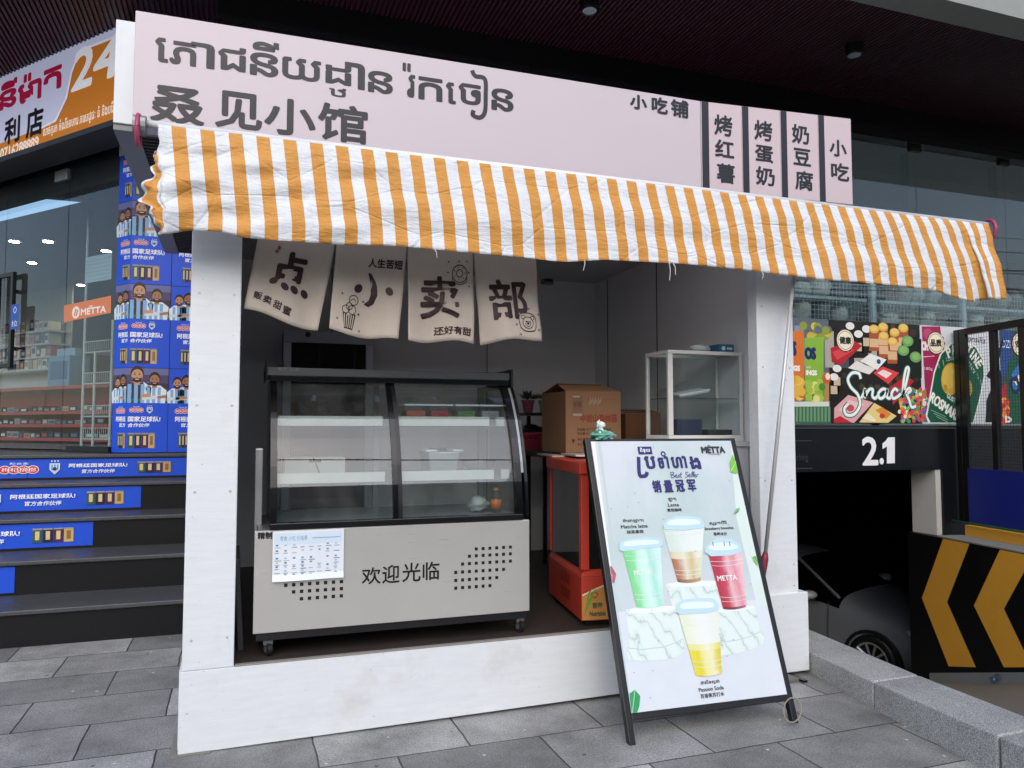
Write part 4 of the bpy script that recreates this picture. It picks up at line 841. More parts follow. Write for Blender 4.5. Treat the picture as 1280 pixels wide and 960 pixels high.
# ================================================================== THE KIOSK
IW = mat('eeeef0', .6, 0, .05, 3, .08, dirt=.15)
FLOORM = mat('3b3430', .55, 0, .25, 5, .2, dirt=.5)
kx = thing('food_kiosk', 'white painted walk-up snack kiosk with open front and raised base', 'kiosk', (0, 0, 0))
KW = 3.31
zg = lambda x: .002+.030*(x/KW)**1.5
for xa_, xb_ in ((0, KW),):
    mb = MB(); mb.hexa([(xa_, 0, zg(xa_)), (xb_, 0, zg(xb_)), (xb_, .03, zg(xb_)), (xa_, .03, zg(xa_)), (xa_, 0, .350), (xb_, 0, .349), (xb_, .03, .349), (xa_, .03, .350)], WOOD); mb.build('base_front', kx, bevel=.002)
mb = MB(); mb.box(-.004, .028, .031, 2.6, .01, .349, WOOD); mb.build('base_side', kx, bevel=.003)
mb = MB(); mb.box(KW-.03, KW, .031, 2.6, .03, .345, WOOD); mb.build('base_side', kx, bevel=.003)
mb = MB(); mb.box(.029, KW-.031, .031, 2.6, .30, .352, FLOORM); mb.build('floor', kx)
mb = MB(); mb.box(.222, KW-.31, -.002, .03, .3505, .357, mat('8f8a82', .6, dirt=.6)); mb.build('floor_edge', kx, bevel=.003)
SCREW = mat('c0c2c4', .4, .3)
def pillar(x0, x1, y1, zs):
    mb = MB(); mb.box(x0, x1, .002, y1, .351, 2.73, WOOD); p = mb.build('pillar', kx, bevel=.004)
    mb = MB()
    for z in zs:
        for x in (x0+.035, x1-.03): mb.lathe((x, .002, z), (0, -1, 0), [(.006, 0), (.005, .003)], SCREW, 10)
    mb.build('screws', p); return p
pillar(.008, .219, .16, (.48, 1.12, 1.5, 2.0, 2.35)); pl2 = pillar(3.010, 3.262, .09, (.5, .62, 1.1, 1.75, 2.1))
mb = MB(); mb.box(2.985, 3.318, -.012, .10, .02, .462, WOOD); mb.build('pillar_foot', kx, bevel=.005)
mb = MB(); mb.box(0, KW-.02, 2.56, 2.6, .352, 2.70, IW); mb.box(2.2, 2.206, 2.555, 2.559, .36, 2.69, DARK); mb.box(.9, .906, 2.555, 2.559, .36, 2.69, DARK); mb.build('back_wall', kx)
mb = MB(); mb.box(0, .03, .161, 2.559, .352, 2.70, IW); mb.build('side_wall', kx)
mb = MB(); mb.box(3.22, 3.258, .091, 2.559, .352, 2.70, IW); 
for y in (1.47, 2.3): mb.box(3.215, 3.219, y, y+.006, .36, 2.69, DARK)
mb.build('side_wall', kx)
mb = MB(); mb.box(.0, KW-.02, .165, 2.6, 2.701, 2.73, mat('c4c5c8', .7)); mb.build('ceiling', kx)
# roof box with overhanging left end and framed underside
ROOFW = mat('d5dae0', .45, 0, .04, 4, .05, dirt=.2); ROOFG = mat('7d8084', .5, 0, .08, 4, .05)
mb = MB(); mb.box(-.335, 3.70, .10, 2.7, 2.76, 3.235, ROOFW); mb.build('roof_box', kx, bevel=.004)
mb = MB(); mb.box(-.335, -.235, .11, 2.69, 2.731, 2.759, ROOFG); mb.box(-.234, 3.7, .104, .15, 2.732, 2.759, ROOFG); mb.box(3.62, 3.7, .151, 2.69, 2.732, 2.759, ROOFG); mb.build('eave_frame', kx, bevel=.003)
mb = MB(); BR = mat('2c2422', .7)
for k in range(56): y = .16+k*.045; mb.box(-.233, -.002, y, y+.026, 2.735, 2.7595, BR)
mb.build('ribbed_eave', kx)
mb = MB()
for k in range(56): y = .16+k*.045; mb.box(3.32, 3.618, y, y+.026, 2.735, 2.7595, BR)
mb.build('ribbed_eave', kx)
tag(MB().box(3.04, 3.16, -.11, .30, .002, .019, mat('6b6a67', .5, dirt=.5)).build('floor_batten'), 'short grey batten wedged under the right foot of the kiosk', 'batten')
tag(MB().box(3.172, 3.20, -.13, .25, .0, .013, BLACKM).build('floor_batten'), 'thin black metal strip poking out beside the grey batten', 'strip')
tag(MB().box(-.03, .13, -.022, .25, .0005, .006, mat('7d7c78', .7, dirt=.4)).build('floor_shim'), 'thin grey shim under the left corner of the kiosk base', 'shim')

# fascia sign
SGY = -.055; SF = front(SGY)
sgn = thing('kiosk_sign', 'long pale pink kiosk fascia sign with bold dark Khmer and Chinese lettering', 'sign', (1.7, SGY, 3))
PINK = mat('c7bbc3', .4, 0, .04, 1.2, .03, dirt=.06); STRIP = mat('cbb9be', .4, 0, .04, 1.2, .03, dirt=.06); CH = '2e2f34'
X0, X1, X2 = SF.px(168, 60)[0], SF.px(876, 160)[0], SF.px(1065, 200)[0]
z0, zl, zr = SF.px(600, 0)[1]*0+2.722, SF.px(169, 12.5)[1], SF.px(874, 126)[1]
z1b, z1t = SF.px(1066, 256)[1], SF.px(1061, 148)[1]
mb = MB(); mb.hexa([(X0, SGY, z0), (X1, SGY, z0), (X1, .098, z0), (X0, .098, z0), (X0, SGY, zl), (X1, SGY, zr), (X1, .098, zr), (X0, .098, zl)], PINK)
mp = mb.build('main_panel', sgn, bevel=.004)
a = Art(SF); T = a.tpx
for t, tl, br, w in (('េ', (195, 47), (209, 78), .005), ('ភ', (213, 51), (244, 83), .006), ('ា', (240, 53), (267, 86), .006), ('ជ', (274, 57), (306, 90), .006), ('នី', (314, 50), (347, 97), .006), ('យ', (354, 71), (400, 103), .006), ('ដ', (408, 79), (438, 107), .006), ('ឋ', (412, 109), (432, 122), .003), ('ា', (432, 78), (455, 112), .006), ('ន', (461, 88), (490, 118), .006), ('រ៉', (504, 79), (518, 122), .005), ('ក', (524, 96), (552, 127), .006), ('េ', (558, 103), (569, 130), .005), ('ច', (574, 104), (600, 132), .006), ('ន', (615, 110), (641, 140), .006)): T(t, tl, br, CH, 2, bold=w*.62)
a.curve(a.px((590, 88), (594, 95), (606, 99), (607, 120), (606, 140), (600, 147), (591, 144), (592, 138)), .022, CH, 2)
for t, tl, br, w in (('叒', (190, 106), (254, 158), .008), ('见', (271, 113), (326, 164), .008), ('小', (332, 121), (393, 172), .008), ('馆', (399, 128), (458, 180), .008), ('小', (788, 118), (808, 138), .006), ('吃', (815, 121), (834, 143), .006), ('铺', (839, 124), (860, 148), .006)): T(t, tl, br, CH, 2, bold=w*.7)
a.build('lettering', mp)
bars = [SF.px(x, 190)[0] for x in (880, 932, 980, 1027)]; bw = .023
ed = [X1+.002]+[b-bw for b in bars[1:]]+[X2]
zt_ = lambda x: zr+(z1t-zr)*(x-X1)/(X2-X1); zb2 = lambda x: z0+(z1b-z0)*(x-X1)/(X2-X1)
dishes = [[('烤', (893, 143), (915, 171)), ('红', (894, 174), (917, 198)), ('薯', (896, 204), (918, 230))], [('烤', (943, 150), (965, 177)), ('蛋', (944, 181), (966, 204)), ('奶', (945, 208), (968, 233))], [('奶', (990, 155), (1011, 181)), ('豆', (992, 185), (1013, 208)), ('腐', (994, 213), (1016, 239))], [('小', (1037, 174), (1058, 197)), ('吃', (1039, 203), (1061, 227))]]
for i in range(4):
    x0, x1 = ed[i]+.001, ed[i+1]-.001; y = SGY
    mb = MB(); mb.hexa([(x0, y, zb2(x0)), (x1, y, zb2(x1)), (x1, .098, zb2(x1)), (x0, .098, zb2(x0)), (x0, y, zt_(x0)), (x1, y, zt_(x1)), (x1, .098, zt_(x1)), (x0, .098, zt_(x0))], STRIP)
    ms = mb.build('menu_strip', sgn, bevel=.003)
    a = Art(SF); b = bars[i]; l, r = (b-bw+.003, b+bw) if i else (X1+.006, X1+.052)
    a.poly([(max(l, x0), zb2(l)+.002), (r, zb2(r)+.002), (r, zt_(r)-.002), (max(l, x0), zt_(l)-.002)], CH, 1)
    for t, tl, br in dishes[i]: a.tpx(t, tl, br, CH, 2, bold=.0035)
    a.build('lettering', ms)

# ------------------------------------------------------------------ striped awning
AY = -.19; ATZ = 2.655
AF = front(AY-.03)
bot = [(205, 292), (238, 288), (272, 290), (305, 298), (360, 303), (420, 307), (500, 310), (570, 316), (640, 321), (700, 328), (760, 326.5), (850, 332), (940, 339), (985, 345), (1020, 350), (1060, 353.5), (1105, 358), (1166, 364), (1200, 374), (1214, 378), (1220, 374), (1251, 375)]
bot = [AF.px(*p) for p in bot]
XL, XR = bot[0][0], bot[-1][0]
def zbot(x):
    for (p, q) in zip(bot, bot[1:]):
        if x <= q[0]:
            t = (x-p[0])/(q[0]-p[0]); t = t*t*(3-2*t)*.6+t*.4; return p[1]+(q[1]-p[1])*t
    return bot[-1][1]
aw = thing('striped_awning', 'orange and white striped awning cloth hanging crumpled across the kiosk front', 'awning', (2.2, AY, ATZ))
xtl, xtr = front(AY).px(196, 170)[0], front(AY).px(1232, 290)[0]
NS = 84; SUB = 4; rn = random.Random(3)
ph = [rn.uniform(0, 6.28) for _ in range(12)]
def aw_pt(u, v, off=0):      # v: 0 top .. 1 bottom
    zt_ = ATZ+.006
    shear = 0
    if .45 < u < .955: s = (u-.45)/.505; shear = .11*s*s*v**.8
    elif u >= .955: shear = (.11*(1-(u-.955)/.045)**2)*v**.8*.5
    x = (xtl+(XL-xtl)*min(1, v*1.2))*(1-u)+(xtr+(XR-xtr)*v)*u+shear
    if u == 0: x += .006*math.sin(v*17)+.004*math.sin(v*41+1)
    zb_ = zbot(max(XL, min(XR, x))); z = zt_+(zb_-zt_)*v
    y = AY-.022-.03*math.sin(min(1, v*1.4)*math.pi*.5)
    amp = .8*min(1, v*4)
    y += amp*(.006*math.sin(x*2.3+ph[0])+.005*math.sin(x*5.1+v*2.2+ph[1])*(0.4+v)+.005*math.sin(x*9+v*5+ph[2])*v+.006*math.sin(v*9+x*1.7+ph[3])+.004*math.sin(v*17-x*3.1+ph[4]))
    tw = max(0, 1-u*3.2)                          # torn, twisted left end has deep diagonal creases
    y += tw*amp*(.013*math.sin((x*5.5+v*8.5)+ph[5])+.009*math.sin((x*9-v*16)+ph[6])+.007*math.sin(x*19+v*21)+.006*math.sin(v*31+x*7))
    f = (u-.958)/.012; y += -.035*math.exp(-f*f)*v+.03*math.exp(-((u-.944)/.012)**2)*v
    y += (1 if u > .97 else 0)*-.012*v
    z += .003*math.sin(x*4+ph[7])*v
    return Vector((x, y+off, z))
mb = MB(); mb.grid(lambda u, v: aw_pt(u, v), NS*SUB, 34, TARP_O, lambda i, j: TARP_W if ((i//SUB+1) % 2) else TARP_O)
fab = mb.build('fabric', aw, smooth=True); s_ = fab.modifiers.new('solid', 'SOLIDIFY'); s_.thickness = .002
# tattered left edge
mb = MB(); rn = random.Random(12); N = 26
edge = [(.0, .012), (.04, .02), (.08, .022), (.12, .035), (.18, .03), (.22, .05), (.30, .045), (.36, .075), (.42, .08), (.48, .11), (.52, .10), (.57, .13), (.62, .105), (.66, .12), (.72, .085), (.77, .09), (.81, .055), (.86, .06), (.9, .03), (1, .02)]
def ew(v):
    for p, q in zip(edge, edge[1:]):
        if v <= q[0]: return p[1]+(q[1]-p[1])*(v-p[0])/(q[0]-p[0])
    return .02
def tat(s, v):
    p = aw_pt(0, .22+.78*v, .006); w = .72*ew(v)*(1+.08*math.sin(v*33))
    return p+Vector((-w*s, .03*s+.02*math.sin(s*5+v*17)*s+.010*math.sin(v*31+s*3)*s, .008*math.sin(v*23+s*4)*s))
mb.grid(tat, 6, 60, TARP_O, lambda i, j: TARP_W if (i >= 5 or i == 0) else TARP_O)
tt = mb.build('torn_edge', aw, smooth=True); s_ = tt.modifiers.new('solid', 'SOLIDIFY'); s_.thickness = .002
def thread_flap(u, v, dx, dz):
    p = aw_pt(u, v, -.004); return [p, p+Vector((dx*.5, -.012, dz*.4)), p+Vector((dx, -.004, dz))]
mb = MB()
for u, v, dx, dz in ((.50, 1, .0, -.09), (.505, 1, .01, -.06), (.40, 1, -.01, -.05), (.24, 1, .01, -.04), (.62, 1, .0, -.04)): mb.tube(thread_flap(u, v, dx, dz), .0018, TARP_W, 5)
mb.build('loose_thread', aw)
mb = MB(); mb.tube([(xtl-.04, AY, ATZ+.012), (xtr+.01, AY, ATZ+.012)], .016, mat('dfe2e6', .35, .1), 16); mb.build('roller_tube', aw, smooth=True)
mb = MB(); mb.tube([(xtl-.09, AY, ATZ), (xtl-.041, AY, ATZ)], .042, mat('8d9094', .35, .5), 14); mb.build('roller_end', aw)
for x in (xtl-.07, xtr+.03):
    mb = MB(); mb.tube([(x+.0*math.cos(t), AY-.045*math.cos(t), ATZ-.02+.062*math.sin(t)) for t in [2*math.pi*k/20 for k in range(21)]], .010, mat('a83c62', .4), 8, False); mb.build('end_ring', aw, smooth=True)
for x in (.25, 1.5, 2.6, 3.6):
    mb = MB(); mb.box(x-.02, x+.02, AY+.017, .099, ATZ-.006, ATZ+.006, GREYP); mb.box(x-.02, x+.02, .085, .099, ATZ+.0065, ATZ+.07, GREYP); mb.build('bracket', aw)
# crank rod hanging in front of the right pillar
t0, t1, t2 = P(992, 346, Y=AY+.05), P(957, 690, Y=-.09), P(951, 730, Y=-.085)
rod = thing('crank_rod', 'thin grey awning crank rod with dark red grip leaning at the right pillar', 'rod', t1)
MB().tube([t0, t1], .011, mat('c2c4c6', .35, .3), 10).build('rod', rod, smooth=True)
MB().tube([t1, t1.lerp(t2, .2), t1.lerp(t2, .8), t2], [.012, .021, .019, .010], mat('7d2434', .4), 12).build('grip', rod, smooth=True)

# ------------------------------------------------------------------ linen shop curtains
NY = .07; NF = front(NY); ROPZ = 2.40
tag(MB().tube([(.225+2.78*k/20, NY+.002, ROPZ-.03*math.sin(math.pi*k/20)) for k in range(21)], .005, mat('4a4038', .8), 6).build('curtain_rope'), 'thin dark rope stretched behind the awning holding the linen flags', 'rope')
INK = '331d1f'
def flag(label, tl, tr, br, bl, ph_, draw):
    c = [NF.px(*p) for p in (tl, tr, br, bl)]; vtop = 1.0
    def pos(u, v, h=0):
        top = (c[0][0]*(1-u)+c[1][0]*u, c[0][1]*(1-u)+c[1][1]*u); b = (c[3][0]*(1-u)+c[2][0]*u, c[3][1]*(1-u)+c[2][1]*u)
        x = b[0]+(top[0]-b[0])*v; z = b[1]+(top[1]-b[1])*v
        w = (1-v)*(.022*math.sin(u*5.2+ph_)+.010*math.sin(u*11+ph_*2+v*3))+.006*math.sin(v*8+ph_+u*2)
        z += (1-v)**2*.01*math.sin(u*6+ph_)
        return Vector((x, NY-w-h, z))
    ext = (ROPZ-.01-c[0][1])/(c[0][1]-c[3][1])+1
    t = thing('linen_flag', label, 'flag', pos(.5, ext), 'linen flags hanging under the awning')
    mb = MB(); mb.grid(lambda u, v: pos(u, v*ext), 24, 26, LINEN); f = mb.build('cloth', t, smooth=True); s_ = f.modifiers.new('s', 'SOLIDIFY'); s_.thickness = .0025; s_.offset = 0
    a = Art(None); asp = (c[1][0]-c[0][0])/(c[0][1]-c[3][1]); a.asp = asp; draw(a)
    # map art so that the sheet sits just proud of the cloth
    a.build('printed_design', t, lambda u, v, h: pos(u, v, .0022+h))
    a2 = Art(None); 
    for k in range(2): pass
    return t
def brush(a, pts, w0, w1=None, n=7):
    m_ = len(pts); ws = [w0+(w1-w0)*i/(m_-1) for i in range(m_)] if w1 else None
    o = []; p = [pts[0]]+list(pts)+[pts[-1]]
    a.curve(pts, w0, INK, 2) if not ws else a.line(pts, ws, INK, 2)
def d1(a):   # 点
    a.text('占', .33, .50, .67, .83, INK, 2, bold=.020); a.poly([(.455, .565), (.56, .565), (.55, .53), (.46, .53)], LINEN, 3.6)
    for u, v, r in ((.30, .455, .5), (.455, .415, -.5), (.585, .405, -.6), (.725, .385, -.7)): a.ell(u, v, .058, .042, INK, 2, 14, r)
    for t, u, v in (('贩', .09, .21), ('卖', .22, .19), ('甜', .36, .165), ('蜜', .49, .14)): a.text(t, u, v-.05, u+.105, v+.05, INK, 2, bold=.003, rot=-.08)
    a.ell(.29, .88, .02, .03, '8a5248', 2, 10); a.ell(.27, .83, .025, .02, '8a5248', 2.2, 10)
def cross_spark(a, u, v, s=.03): a.line([(u-s, v), (u+s, v)], .008, INK, 2); a.line([(u, v-s*.8), (u, v+s*.8)], .008, INK, 2)
def d2(a):   # 小
    a.poly([(.49, .73), (.53, .705), (.60, .62), (.635, .52), (.62, .43), (.58, .375), (.52, .36), (.47, .385), (.50, .40), (.555, .43), (.575, .50), (.565, .60), (.53, .68)], INK)
    a.poly([(.48, .72), (.53, .71), (.62, .58), (.64, .48), (.60, .38), (.53, .345), (.46, .37), (.52, .40), (.545, .48), (.53, .60)], INK, 1.3)
    a.ell(.36, .535, .06, .048, INK, 2, 16, .4); a.ell(.80, .525, .06, .045, INK, 2, 16, -.5)
    a.text('人生苦短', .47, .79, .96, .89, INK, 2, bold=.003)
    a.poly([(.17, .24), (.36, .24), (.325, .06), (.205, .06)], INK, 2); 
    for k in range(5): a.poly([(.187+k*.034, .225), (.203+k*.034, .225), (.212+k*.026, .075), (.202+k*.026, .075)], LINEN, 3)
    a.ring(.21, .28, .05, .045, .009, INK); a.ring(.30, .285, .055, .05, .009, INK); a.ring(.255, .32, .045, .04, .009, INK); a.ring(.31, .395, .065, .055, .010, INK); a.curve([(.26, .38), (.31, .41), (.35, .38)], .008, INK, 2)
    for u, v in ((.14, .45), (.10, .15), (.45, .40), (.40, .25), (.43, .07)): cross_spark(a, u, v, .018)
def d3(a):   # 卖
    a.text('卖', .20, .27, .76, .73, INK, 2, bold=.013)
    a.ring(.79, .78, .115, .10, .011, INK); a.ring(.79, .785, .05, .042, .010, INK); a.curve([(.68, .74), (.69, .69), (.79, .655), (.89, .69), (.90, .74)], .010, INK, 2)
    for t in range(7): q = t*.9; a.line([(.79+.075*math.cos(q), .785+.065*math.sin(q)), (.79+.092*math.cos(q+.1), .785+.08*math.sin(q+.1))], .009, INK, 2)
    for u, v in ((.62, .91), (.78, .92), (.90, .92), (.93, .80), (.61, .79), (.66, .63), (.93, .64)): cross_spark(a, u, v, .014)
    a.text('还好有甜', .40, .075, .95, .165, INK, 2, bold=.003)
def d4(a):   # 部
    a.text('部', .19, .26, .78, .72, INK, 2, bold=.013)
    a.curve([(.64, .14), (.62, .24), (.645, .31), (.71, .325), (.80, .325), (.88, .30), (.905, .24), (.88, .13), (.78, .105), (.70, .11), (.64, .14)], .011, INK, 2)
    a.ring(.765, .21, .085, .07, .009, INK); a.ring(.69, .275, .03, .024, .008, INK); a.ring(.845, .27, .03, .024, .008, INK); a.ell(.765, .20, .02, .014, INK, 2, 10); a.ring(.765, .195, .04, .03, .006, INK)
    for u in (.735, .80): a.ell(u, .225, .009, .008, INK, 2, 8)
    for u, v in ((.80, .38), (.97, .32), (.57, .18), (.95, .13), (.63, .06)): cross_spark(a, u, v, .016)
flag('leftmost linen flag swinging outward, printed with a brushed character over four dots', (322.6, 296), (419, 306), (397.5, 413), (304.6, 388), .4, d1)
flag('linen flag printed with a cupcake drawing under a three stroke character', (420.5, 308), (508.5, 314), (497, 426.6), (411, 413), 2.1, d2)
flag('linen flag printed with a ring doughnut drawing at its upper corner', (509.8, 315.4), (591, 319), (591.7, 430), (510.6, 424), 3.5, d3)
flag('rightmost linen flag printed with a bear shaped toast drawing', (592.2, 320), (669.4, 323.6), (678, 424), (602.5, 428.6), 5.0, d4)

# ================================================================== INSIDE THE KIOSK
FZ = .352
fr = thing('display_fridge', 'curved glass cake display fridge with stainless front panel on castors', 'fridge', (.97, .4, FZ))
FY = .06
mb = MB(); mb.box(.297, 1.634, FY, FY+.02, .470, .930, STEEL); fp = mb.build('front_panel', fr, bevel=.003)
mb = MB(); mb.box(.312, 1.62, FY+.0205, .74, .474, .932, mat('7d7e7e', .4, .5)); mb.build('cabinet', fr, bevel=.003)
mb = MB(); mb.box(.31, 1.625, FY+.012, .75, .432, .4695, BLACKM); mb.build('base_frame', fr, bevel=.003)
a = Art(front(FY-.0008)); (q0, q1) = a.pl.px(883, 0)[0], 0
def z7(x, y): return a.pl.px(280+x/3.048, 560+y/3.048)
HOLE = mat('060607', .6)
for y, xs_ in ((385, range(3, 9)), (411, range(2, 9)), (439, range(1, 9)), (469, range(0, 8)), (499, range(0, 7)), (528, range(0, 6))):
    for k in xs_:
        u, v = z7(883+k*26, y); v = z7(990, y-2)[1]; a.rect(u-.0078, v-.0078, u+.0078, v+.0078, HOLE, 1)
for y, xs_ in ((430, range(1, 8)), (460, range(0, 8)), (489, range(0, 8)), (516, range(0, 8)), (543, range(1, 8)), (571, range(2, 8))):
    for k in xs_:
        u = z7(235+k*30.3, 545)[0]; v = z7(340, y)[1]; a.rect(u-.0078, v-.0078, u+.0078, v+.0078, HOLE, 1)
for t, x0, y0, x1, y1 in (('欢', 526, 458, 596, 516), ('迎', 604, 448, 668, 512), ('光', 680, 440, 748, 506), ('临', 758, 436, 820, 500)):
    (u0, v1), (u1, v0) = z7(x0, y0), z7(x1, y1); a.text(t, u0, v0, u1, v1, '17171a', 1, bold=.0012)
(u0, v1), (u1, v0) = z7(122, 316), z7(188, 352); a.rect(u0, v0, u1, v1, 'b9bab6', 1); a.text('精制', u0+.008, v0+.008, u1-.006, v1-.008, '26262a', 2, bold=.0015); a.rect(u0, v1, u1, v1+.002, '303032', 1)
a.build('cut_lettering', fp)
# curved glass front
PROF = [(.072, .945), (.078, 1.02), (.092, 1.12), (.115, 1.23), (.150, 1.34), (.198, 1.45), (.258, 1.55), (.335, 1.645)]
def prof(t):
    t = t*(len(PROF)-1); i = min(int(t), len(PROF)-2); f = t-i
    return (PROF[i][0]*(1-f)+PROF[i+1][0]*f, PROF[i][1]*(1-f)+PROF[i+1][1]*f)
FX0, FX1, FXM = .362, 1.600, P(494, 560, Y=.12).x
def strip(x0, x1, dy0, dy1, m, name, parent, tb=0, te=1, **k):
    n = 24; mb = MB(); 
    for i in range(n):
        (ya, za), (yb, zb) = prof(tb+(te-tb)*i/n), prof(tb+(te-tb)*(i+1)/n)
        mb.add([(x0, ya+dy0, za), (x1, ya+dy0, za), (x1, yb+dy0, zb), (x0, yb+dy0, zb), (x0, ya+dy1, za), (x1, ya+dy1, za), (x1, yb+dy1, zb), (x0, yb+dy1, zb)], [(0, 1, 2, 3), (7, 6, 5, 4), (1, 5, 6, 2), (0, 3, 7, 4)]+([(0, 4, 5, 1)] if i == 0 else [])+([(3, 2, 6, 7)] if i == n-1 else []), m)
    return mb.build(name, parent, **k)
for x0, x1 in ((FX0, FX0+.030), (FX1-.034, FX1)): strip(x0, x1, -.012, .03, BLACKG, 'side_frame', fr)
strip(FX1+.003, FX1+.016, -.004, .05, mat('9a9da0', .3, .6), 'trim_strip', fr, .35, .96)
strip(FX1+.018, FX1+.034, -.006, .06, BLACKG, 'outer_frame', fr, 0, 1)
dl = strip(FX0+.031, FXM-.018, .004, .009, CASEGLASS, 'sliding_glass', fr); dr = strip(FXM+.010, FX1-.036, .014, .019, CASEGLASS, 'sliding_glass', fr)
strip(FXM-.017, FXM+.009, -.006, .012, BLACKG, 'mullion', fr); strip(FXM+.010, FXM+.032, .006, .0135, BLACKM, 'mullion', fr)
mb = MB(); mb.box(FX0, FX1, .052, .11, .9325, .962, BLACKG); mb.build('bottom_rail', fr, bevel=.003)
mb = MB(); mb.box(FX0, FX1, .30, .345, 1.632, 1.658, BLACKG); mb.build('top_rail', fr, bevel=.002)
mb = MB(); mb.box(FX0-.02, FX1+.02, .325, .74, 1.660, 1.702, mat('4a4b4d', .4, .3)); mb.box(FX0-.02, FX0-.012, .318, .73, 1.64, 1.735, BLACKM); mb.box(FX1+.022, FX1+.032, .30, .73, 1.62, 1.722, BLACKM); tp = mb.build('top', fr, bevel=.003)
a = Art(front(.3235)); (u0, v1), (u1, v0) = a.pl.px(348, 459), a.pl.px(373, 463.5); a.rect(u0, v0, u1, v1, '6a6b6c', 1); a.text('风幕柜', u0+.01, v0+.003, u1-.01, v1-.003, '1c1c1e', 2); a.build('maker_plate', tp)
def side_poly(x0, x1, m, name):
    mb = MB(); pts = [prof(i/24) for i in range(25)]; pts = [(y+.035, z) for y, z in pts]+[(.72, 1.645), (.72, .945)]
    mb.prism(Plane((0, 0, 0), (0, 1, 0), (0, 0, 1)), pts, x0, x1, m); mb.build(name, fr)
side_poly(FX0+.004, FX0+.009, CASEGLASS, 'side_glass'); side_poly(FX1-.010, FX1-.005, CASEGLASS, 'side_glass')
mb = MB(); mb.box(FX0+.03, FX1-.03, .735, .741, .96, 1.63, CLEAR); mb.build('rear_glass', fr)
mb = MB(); 
for x in (FX0+.01, FXM-.01, FX1-.04): mb.box(x, x+.03, .705, .733, .95, 1.64, mat('9a9c9c', .4, .3))
mb.build('rear_frame', fr)
mb = MB(); mb.box(FX0+.012, FX1-.012, .112, .704, .934, .958, mat('a9abab', .35, .4)); mb.build('display_deck', fr)
SHG = glass((.80, .88, .86), 1.2, 0, 1.5, 'shelf_glass', .12)
for z, y in ((1.435, .235), (1.160, .155)):
    mb = MB(); mb.box(FX0+.02, FX1-.02, y+.006, .70, z-.004, z+.004, SHG); s_ = mb.build('shelf', fr)
    mb = MB(); xa, xb = FXM-.045, FXM+.03
    mb.box(FX0+.034, xa, y-.01, y+.005, z-.024, z+.024, mat('d4d5ce', .4)); mb.box(xb, FX1-.13, y-.01, y+.005, z-.024, z+.024, mat('d4d5ce', .4)); mb.box(FX1-.09, FX1-.045, y-.01, y+.005, z-.024, z+.024, mat('bfc0ba', .4)); mb.build('shelf_strip', s_)
    mb = MB(); mb.box(FX0+.02, FX1-.02, y+.02, y+.045, z-.03, z-.0045, mat('6c6e70', .4)); mb.build('shelf_bracket', s_)
mb = MB(); mb.box(.298, .335, .30, .36, .86, 1.30, ALU); mb.build('side_trim', fr, bevel=.004)
RUB = mat('1e1e20', .5); CHR = mat('8f9194', .3, .7)
for x, y in ((.365, .12), (1.60, .12), (.47, .62), (1.45, .62)):
    c = Vector((x, y, FZ+.033)); mb = MB(); mb.lathe(c, (1, .35, 0), [(.014, -.012), (.032, -.011), (.032, .011), (.014, .012)], RUB, 20); w = mb.build('castor', fr, smooth=False)
    mb = MB(); mb.lathe(c, (1, .35, 0), [(.016, -.0128), (.016, .0128)], CHR, 14); mb.hexa([c+Vector(v) for v in ((-.02, -.016, .02), (.02, -.016, .02), (.02, .02, .02), (-.02, .02, .02), (-.022, -.02, .0465), (.022, -.02, .0465), (.022, .024, .0465), (-.022, .024, .0465))], CHR); mb.build('castor_fork', w)
# taped price sheet
ps = Art(front(FY-.006)); c = ps.px((340.5, 664.5), (430, 660), (428, 720.5), (340, 727)); 
z0, z1 = c[3][1], c[0][1]; u0, u1 = c[3][0], c[1][0]; W_, H_ = u1-u0, z1-z0
ps.rect(u0, z0, u1, z1, 'e0e6ee', 0, 12, 8); rn = random.Random(21)
ps.rect(u0+.008, z0+H_*.72, u1-.008, z1-.01, 'cfe0ee', .5, 6, 2)
for r_, v in enumerate((.66, .55, .40, .31, .23, .15, .07)):
    for k in range(8):
        if rn.random() < .85: u = u0+W_*(.03+k*.118); ps.rect(u, z0+H_*v, u+W_*rn.uniform(.05, .09), z0+H_*(v+.016), rn.choice(['8d97a3', '6f7a88', 'a8b0b8', '9aa0b0']), 1)
        if rn.random() < .55: ps.ell(u0+W_*(.06+k*.118), z0+H_*(v+.055), W_*.02, H_*.02, rn.choice(['7fa6c4', '5b86ac', 'b8c4cc', '8f9aa4', 'a9c2d0']), 1, 10)
ps.text('零食 小吃 价格表', u0+W_*.1, z0+H_*.80, u0+W_*.48, z0+H_*.90, '7d93a8', 1); ps.rect(u0+W_*.55, z0+H_*.83, u1-W_*.05, z0+H_*.85, '9bb0c2', 1)
pl_ = ps.pl
tag(ps.build('price_sheet', None, lambda u, v, h: pl_(u, v, h+.004+.006*math.sin((u-u0)/W_*5.2)*((z1-v)/H_)+(.010 if v < z0+.01 else 0))), 'creased white price sheet taped over the left of the stainless panel', 'sheet')
